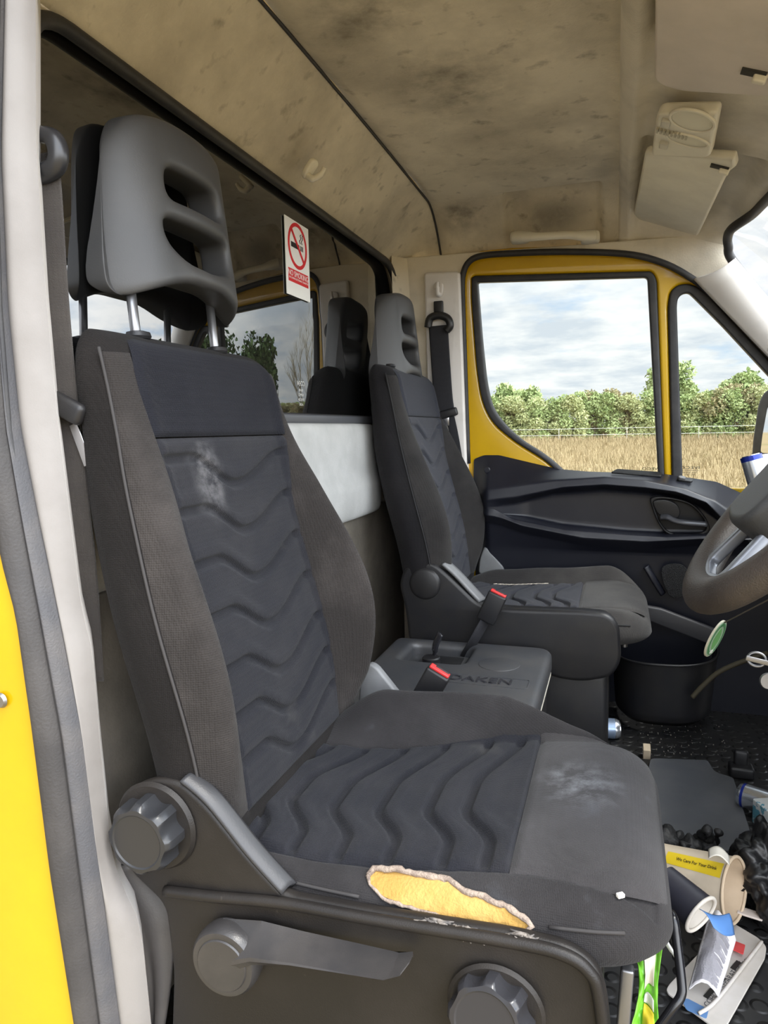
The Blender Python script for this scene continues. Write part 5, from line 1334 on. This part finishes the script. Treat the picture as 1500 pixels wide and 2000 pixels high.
# green snack wrapper
def f_gr(u, v):
    l = [(1236, 1900), (1240, 1960), (1244, 2030)]; py = 1850 + 190 * v
    x0 = 1238 + 10 * math.sin(v * 5); x1 = 1296 - 8 * math.sin(v * 4) - 10 * v
    p = W(x0 + (x1 - x0) * u, py, 'y', 1.12 - 0.12 * v); p += Vector((0, -0.012 * math.sin(u * 6 + v * 3), 0.008 * noise.noise(Vector((u * 4, v * 7, 2))))); return p
gw = thing('snack_wrapper', 'bright green snack wrapper wedged beside the near seat base', 'wrapper', f_gr(.5, 1))
grid('wrapper_film', f_gr, 24, 40, mat('film_green', (0.16, 0.52, 0.03), 0.3, (0.24, 0.62, 0.06), 12), gw, thick=0.001)
def f_gw(u, v): return f_gr(0.30 + 0.5 * u, 0.0 + 0.42 * v) + Vector((0, -0.004, 0.002))
grid('wrapper_lining', f_gw, 12, 14, mat('film_cream', (0.68, 0.62, 0.5), 0.45), gw, thick=0.0006)
def f_gy(u, v): return f_gr(0.42 + 0.4 * u, 0.62 + 0.26 * v) + Vector((0, -0.004, 0.002))
grid('yellow_patch', f_gy, 8, 8, mat('film_yellow', (0.78, 0.60, 0.04), 0.4), gw, thick=0.0006)
def f_gp(u, v): return f_gr(0.40 + 0.42 * u, 0.53 + 0.08 * v) + Vector((0, -0.004, 0.002))
grid('pale_patch', f_gp, 8, 4, mat('film_pale', (0.70, 0.66, 0.6), 0.5), gw, thick=0.0006)
# tan wrapper above it
def f_tn(u, v):
    p = W(1268 + 34 * u - 20 * v, 1822 + 60 * v, 'y', 1.14); return p + Vector((0, -0.008 * math.sin(u * 5 + v * 4), 0))
g = grid('paper_wrapper', f_tn, 12, 16, mat('wrap_tan', (0.52, 0.43, 0.26), 0.6, (0.62, 0.55, 0.4), 14), None, thick=0.001); tag(g, 'crumpled tan paper wrapper above the green wrapper', 'wrapper')
# clear plastic and paper strip
g = rbox('paper_strip', (0.085, 0.022, 0.004), Matrix.Translation((*fl(1490, 1792, .03), 0.03)) @ Matrix.Rotation(-0.25, 4, 'Z'), mat('strip_white', (0.66, 0.58, 0.52), 0.7), bev=0.001); tag(g, 'pale stained paper strip poking out right of the cream cup', 'paper scrap')
g = tube('plastic_fork', catmull([W(1300, 1838, 'y', 1.10), W(1312, 1858, 'y', 1.10), W(1326, 1880, 'y', 1.10)], 6), [0.006] * 7 + [0.004] * 6, mat('fork_white', (0.7, 0.7, 0.68), 0.4), None, flat=(0.4, 1)); tag(g, 'white plastic stick behind the black slide bar', 'plastic stick')
# crumb on the cushion and grit on the floor
pc_ = csurf(0.0, -0.56, -1, LO, HI); 
ct = WP(1212, 1740, (0, 0, 0.405), (0, 0, 1))
g = rbox('white_crumb', (0.009, 0.006, 0.005), Matrix.Translation((ct.x, ct.y, csurf(ct.x, (ct.y - YS) / cw(ct.x), -1, LO, HI).z + 0.003)) @ Matrix.Rotation(0.6, 4, 'Z'), mat('crumb_white', (0.85, 0.84, 0.8), 0.7), bev=0.001); tag(g, 'small white crumb on the torn seat cushion', 'crumb')
random.seed(12); mes = []
for i in range(90):
    px, py = random.uniform(1250, 1420), random.uniform(1415, 1480); p = Vector((*fl(px, py, .002), .002)); s = random.uniform(.001, .0028)
    mes.append(box_me(p, (s, s * 1.4, s)))
g = link('grit', join_me(mes), mat('grit_pale', (0.20, 0.185, 0.16), 0.8), None, smooth=False); tag(g, 'pale grit scattered on the far floor mat', 'grit', kind='stuff')
# yellowed cable at the lower dash
g = tube('loose_cable', catmull([W(1352, 1362, 'y', 2.2), W(1372, 1340, 'y', 2.2), W(1402, 1314, 'y', 2.2), W(1440, 1296, 'y', 2.2), W(1500, 1275, 'y', 2.2)], 6), 0.007, mat('cable_tan', (0.06, 0.05, 0.028), 0.7)); tag(g, 'yellowish cable curving down below the dashboard', 'cable')

# ------------------------------------------------------------------ outside
GZ0 = -0.85
GRS = mat('dry_grass', (0.3557, 0.2726, 0.1541), 0.95, (0.2668, 0.2075, 0.1186), 0.9, (0.35, 0.7), bump=1.0, bscale=6, spec=0.05, ndetail=12, col3=(0.2016, 0.1837, 0.07706), nscale3=0.25, ncon3=(0.56, 0.72))
g = grid('field', lambda u, v: Vector((-150 + 420 * u, -140 + 420 * v, GZ0 + 0.12 * noise.noise(Vector((u * 40, v * 40, 0))))), 60, 60, GRS)
struct(g)
random.seed(21)
def leaf_me(seed, w, h, n, blobs, ls=(0.16, 0.34), low=0.0):
    R_ = random.Random(seed); vs = []; fs = []; mi = []
    bl = []
    for i in range(blobs):
        z = low + (h - low) * (0.12 + 0.75 * R_.random() ** 0.9); k = 1 - 0.45 * (z / h) ** 2
        bl.append((Vector((R_.uniform(-w / 2, w / 2) * k, R_.uniform(-1.2, 1.2), z)), R_.uniform(0.16, 0.30) * h * 0.62))
    for i in range(n):
        c, r = R_.choice(bl); d = Vector((R_.gauss(0, 1), R_.gauss(0, 1), R_.gauss(0, 1))).normalized(); p = c + d * r * R_.uniform(0.6, 1.08)
        if p.z < 0: p.z = abs(p.z) * .3
        s = R_.uniform(*ls); a = Vector((R_.gauss(0, 1), R_.gauss(0, 1), R_.gauss(0, 1))).normalized(); b = a.cross(Vector((R_.gauss(0, 1), R_.gauss(0, 1), R_.gauss(0, 1)))).normalized()
        k = len(vs); vs += [p - a * s, p + b * s * .55, p + a * s, p - b * s * .55]; fs.append((k, k + 1, k + 2, k + 3)); mi.append(0)
    return pydata(vs, fs), bl
def leafmat(nm, c1, c2): 
    m = mat(nm, c1, 0.7, c2, 0.8, (0.35, 0.65), spec=0.2, ndetail=4)
    return m
LM = [leafmat('leaf_green', (0.26, 0.34, 0.13), (0.42, 0.49, 0.23)), leafmat('leaf_olive', (0.34, 0.38, 0.17), (0.48, 0.50, 0.26)), leafmat('leaf_russet', (0.30, 0.24, 0.13), (0.33, 0.32, 0.17)), leafmat('leaf_dark', (0.05, 0.095, 0.03), (0.09, 0.14, 0.045))]
BARK = mat('bark', (0.14, 0.11, 0.085), 0.9)
shm = [leaf_me(s, 5.6, 5.7, 9000, 34, (0.10, 0.2)) for s in range(5)]
HLAB = 'leafy shrub in the long hedge along the far edge of the field'
protos = []
for i, (me, bl) in enumerate(shm):
    t = thing('hedge_shrub', HLAB, 'shrub', (0, 0, 0), group='hedge along the field edge')
    f = link('foliage', me, LM[[0, 1, 0, 2, 1][i]], t, smooth=False)
    st = tube('stem', [Vector((0, 0, 0)), Vector((0.1, 0, h_ := 3.5))], [0.12, 0.05], BARK, t, seg=8)
    protos.append(t)
def copy_thing(t):
    c = t.copy(); COL.objects.link(c)
    for ch in list(t.children):
        q = ch.copy(); COL.objects.link(q); q.parent = c
    return c
russet = shm[2][0].copy(); russet.materials.clear(); russet.materials.append(LM[2])
n = 0
XS = [-22 + 2.7 * i for i in range(25)] + [45 + 4 * i for i in range(9)]
for i, x in enumerate(XS):
    src = protos[i % 5]; o = src if i < 5 else copy_thing(src)
    o.location = (x + random.uniform(-.8, .8), 90 + random.uniform(-2, 2), GZ0)
    o.rotation_euler = (0, 0, random.choice((0, math.pi)) + random.uniform(-.3, .3)); k = random.uniform(0.92, 1.12); o.scale = (1.1 * k, k, k * random.uniform(0.95, 1.08))
for i, (x, y, h, w, lab) in enumerate([(6.5, 97, 9.2, 5.4, 'round-topped green tree rising above the hedge in the main far window'), (-13, 96, 7.4, 8, 'low broad tree above the hedge near the rear edge of the far window'),
                                       (14.5, 96, 7.8, 6, 'green tree above the hedge seen through the quarter window')]):
    me, bl = leaf_me(40 + i, w, h, 6000, 24, (0.16, 0.34), h * 0.3)
    t = thing('hedge_tree', lab, 'tree', (0, 0, 0)); link('foliage', me, LM[0], t, smooth=False); tube('trunk', [Vector((0, 0, 0)), Vector((0.2, 0, h * 0.7))], [0.3, 0.12], BARK, t, seg=10)
    t.location = (x, y, GZ0)
for i, (x, y, h) in enumerate([(27.5, 50, 9.5), (34.5, 50, 10.5), (41.5, 49, 10)]):
    me, bl = leaf_me(60 + i, 4.6, h, 6000, 26, (0.2, 0.4), 0.5)
    t = thing('dark_tree', 'dark green tree mirrored in the rear glass', 'tree', (0, 0, 0), group='dark trees mirrored in the rear glass'); link('foliage', me, LM[3], t, smooth=False); tube('trunk', [Vector((0, 0, 0)), Vector((0.1, 0, h * 0.7))], [0.35, 0.12], BARK, t, seg=10)
    t.location = (x, y, GZ0)
def bare_me(seed, h):
    R_ = random.Random(seed); mes = []
    def br(p, d, l, r, lev):
        pts = [p]
        for k in range(4):
            d = (d + Vector((R_.gauss(0, .09), R_.gauss(0, .09), 0.05))).normalized(); pts.append(pts[-1] + d * l / 4)
        mes.append(tube_me(pts, [r * (1 - .18 * k) for k in range(5)], 5))
        if lev < 4:
            for k in range(5 if lev < 2 else 4):
                t = R_.uniform(.3, 1); q = pts[int(t * 4)]; a = R_.uniform(0, 6.28); sp = R_.uniform(.35, .75)
                br(q, (d + Vector((math.cos(a) * sp, math.sin(a) * sp, 0.1))).normalized(), l * R_.uniform(.45, .65), r * .48, lev + 1)
    br(Vector((0, 0, 0)), Vector((0, 0, 1)), h * .62, 0.16, 0)
    return join_me(mes)
bm_ = [bare_me(3, 12), bare_me(8, 11.5)]
TW = mat('pale_twigs', (0.36, 0.32, 0.24), 0.9)
for i, x in enumerate((17.0, 19.3, 21.6, 23.6)):
    o = link('bare_tree', bm_[i % 2], TW, None); o.location = (x, 56 + (i % 2) * 3, GZ0); o.rotation_euler = (0, 0, i * 1.3)
    tag(o, 'tall pale leafless tree mirrored in the rear glass', 'tree', 'bare trees mirrored in the rear glass')
for i in range(5):
    c = copy_thing(protos[3] if i % 2 else protos[2]); c.location = (15.5 + 2.4 * i, 47, GZ0); c.scale = (0.55, 0.6, 0.55 + 0.04 * (i % 3)); c.rotation_euler = (0, 0, i * 0.9)
    tag(c, 'low russet shrub below the leafless trees mirrored in the rear glass', 'shrub', 'low shrubs mirrored in the rear glass')
    for ch in c.children:
        if ch.name.startswith('foliage'): ch.data = russet
# fence along the field
fe = thing('wire_fence', 'thin white wire fence across the field before the hedge', 'fence', (10, 80, GZ0))
for i in range(14): tube('post', [Vector((-20 + 7 * i, 80, GZ0 - .2)), Vector((-20 + 7 * i, 80, 0.80))], 0.035, mat('fence_post', (0.45, 0.42, 0.36), 0.9), fe, seg=6)
for z in (0.72, 0.05): tube('wire', [Vector((-40 + 6 * k, 80, z + 0.02 * (k % 2))) for k in range(22)], 0.02, mat('fence_wire', (0.75, 0.75, 0.72), 0.6), fe, seg=5)
# tall dry grass
R_ = random.Random(5); vs = []; fs = []
for i in range(32000):
    y = 14 + 70 * R_.random() ** 0.8; x = R_.uniform(-0.32, 0.34) * y; h = R_.uniform(.25, .55) + .5 * sstep(70, 84, y); w = 0.004 + 0.0006 * y; a = R_.uniform(0, 3.14)
    dx, dy = math.cos(a) * w, math.sin(a) * w; k = len(vs); lx, ly = R_.gauss(0, .12), R_.gauss(0, .12)
    vs += [(x - dx, y - dy, GZ0), (x + dx, y + dy, GZ0), (x + lx, y + ly, GZ0 + h)]; fs.append((k, k + 1, k + 2))
g = link('grass', pydata(vs, fs), mat('grass_blades', (0.3696, 0.2888, 0.1675), 0.9, (0.3004, 0.2368, 0.1328), 0.6, spec=0.1), None, smooth=False); tag(g, 'tall dry yellow grass in the field', 'grass', kind='stuff')
# door mirror outside the far window
mp = W(1510, 850, 'y', 2.78); mn = Vector((-0.72, -0.69, 0.0)).normalized()
mr = thing('door_mirror', 'black door mirror outside the far quarter window', 'door mirror', mp)
mxx = Vector((0, 0, 1)).cross(mn).normalized(); myy = mn.cross(mxx)
def mpx(px, py): d = WP(px, py, mp, mn) - mp; return (d.dot(mxx), d.dot(myy))
mo = [mpx(x, y) for x, y in [(1464, 935), (1470, 860), (1480, 790), (1492, 764), (1512, 756), (1590, 752), (1600, 940)]]
mg = [mpx(x, y) for x, y in [(1488, 884), (1492, 850), (1502, 795), (1512, 786), (1582, 782), (1588, 890)]]
plate('mirror_housing', rround(mo, 0.02), frame(mp - mn * 0.03, mxx, myy, mn), 0.07, mat('mirror_black', (0.03, 0.03, 0.033), 0.5, (0.05, 0.05, 0.05), 30), mr, bev=0.012, bseg=4)
plate('mirror_glass', rround(mg, 0.012), frame(mp + mn * 0.0065, mxx, myy, mn), 0.003, mat('mirror_silver', (0.8, 0.8, 0.8), 0.02, metal=1.0), mr, bev=0)
plate('mirror_bezel', rround([(a * 1.06, b * 1.05) for a, b in mg], 0.014), frame(mp + mn * 0.006, mxx, myy, mn), 0.006, RUBBER, mr, holes=[rround(mg, 0.012)], bev=0.001)
tube('mirror_arm', [mp - mn * 0.03 + Vector((-0.05, -0.05, -0.10)), mp + Vector((-0.10, -0.22, -0.22))], 0.02, BLACKP, mr, seg=12)
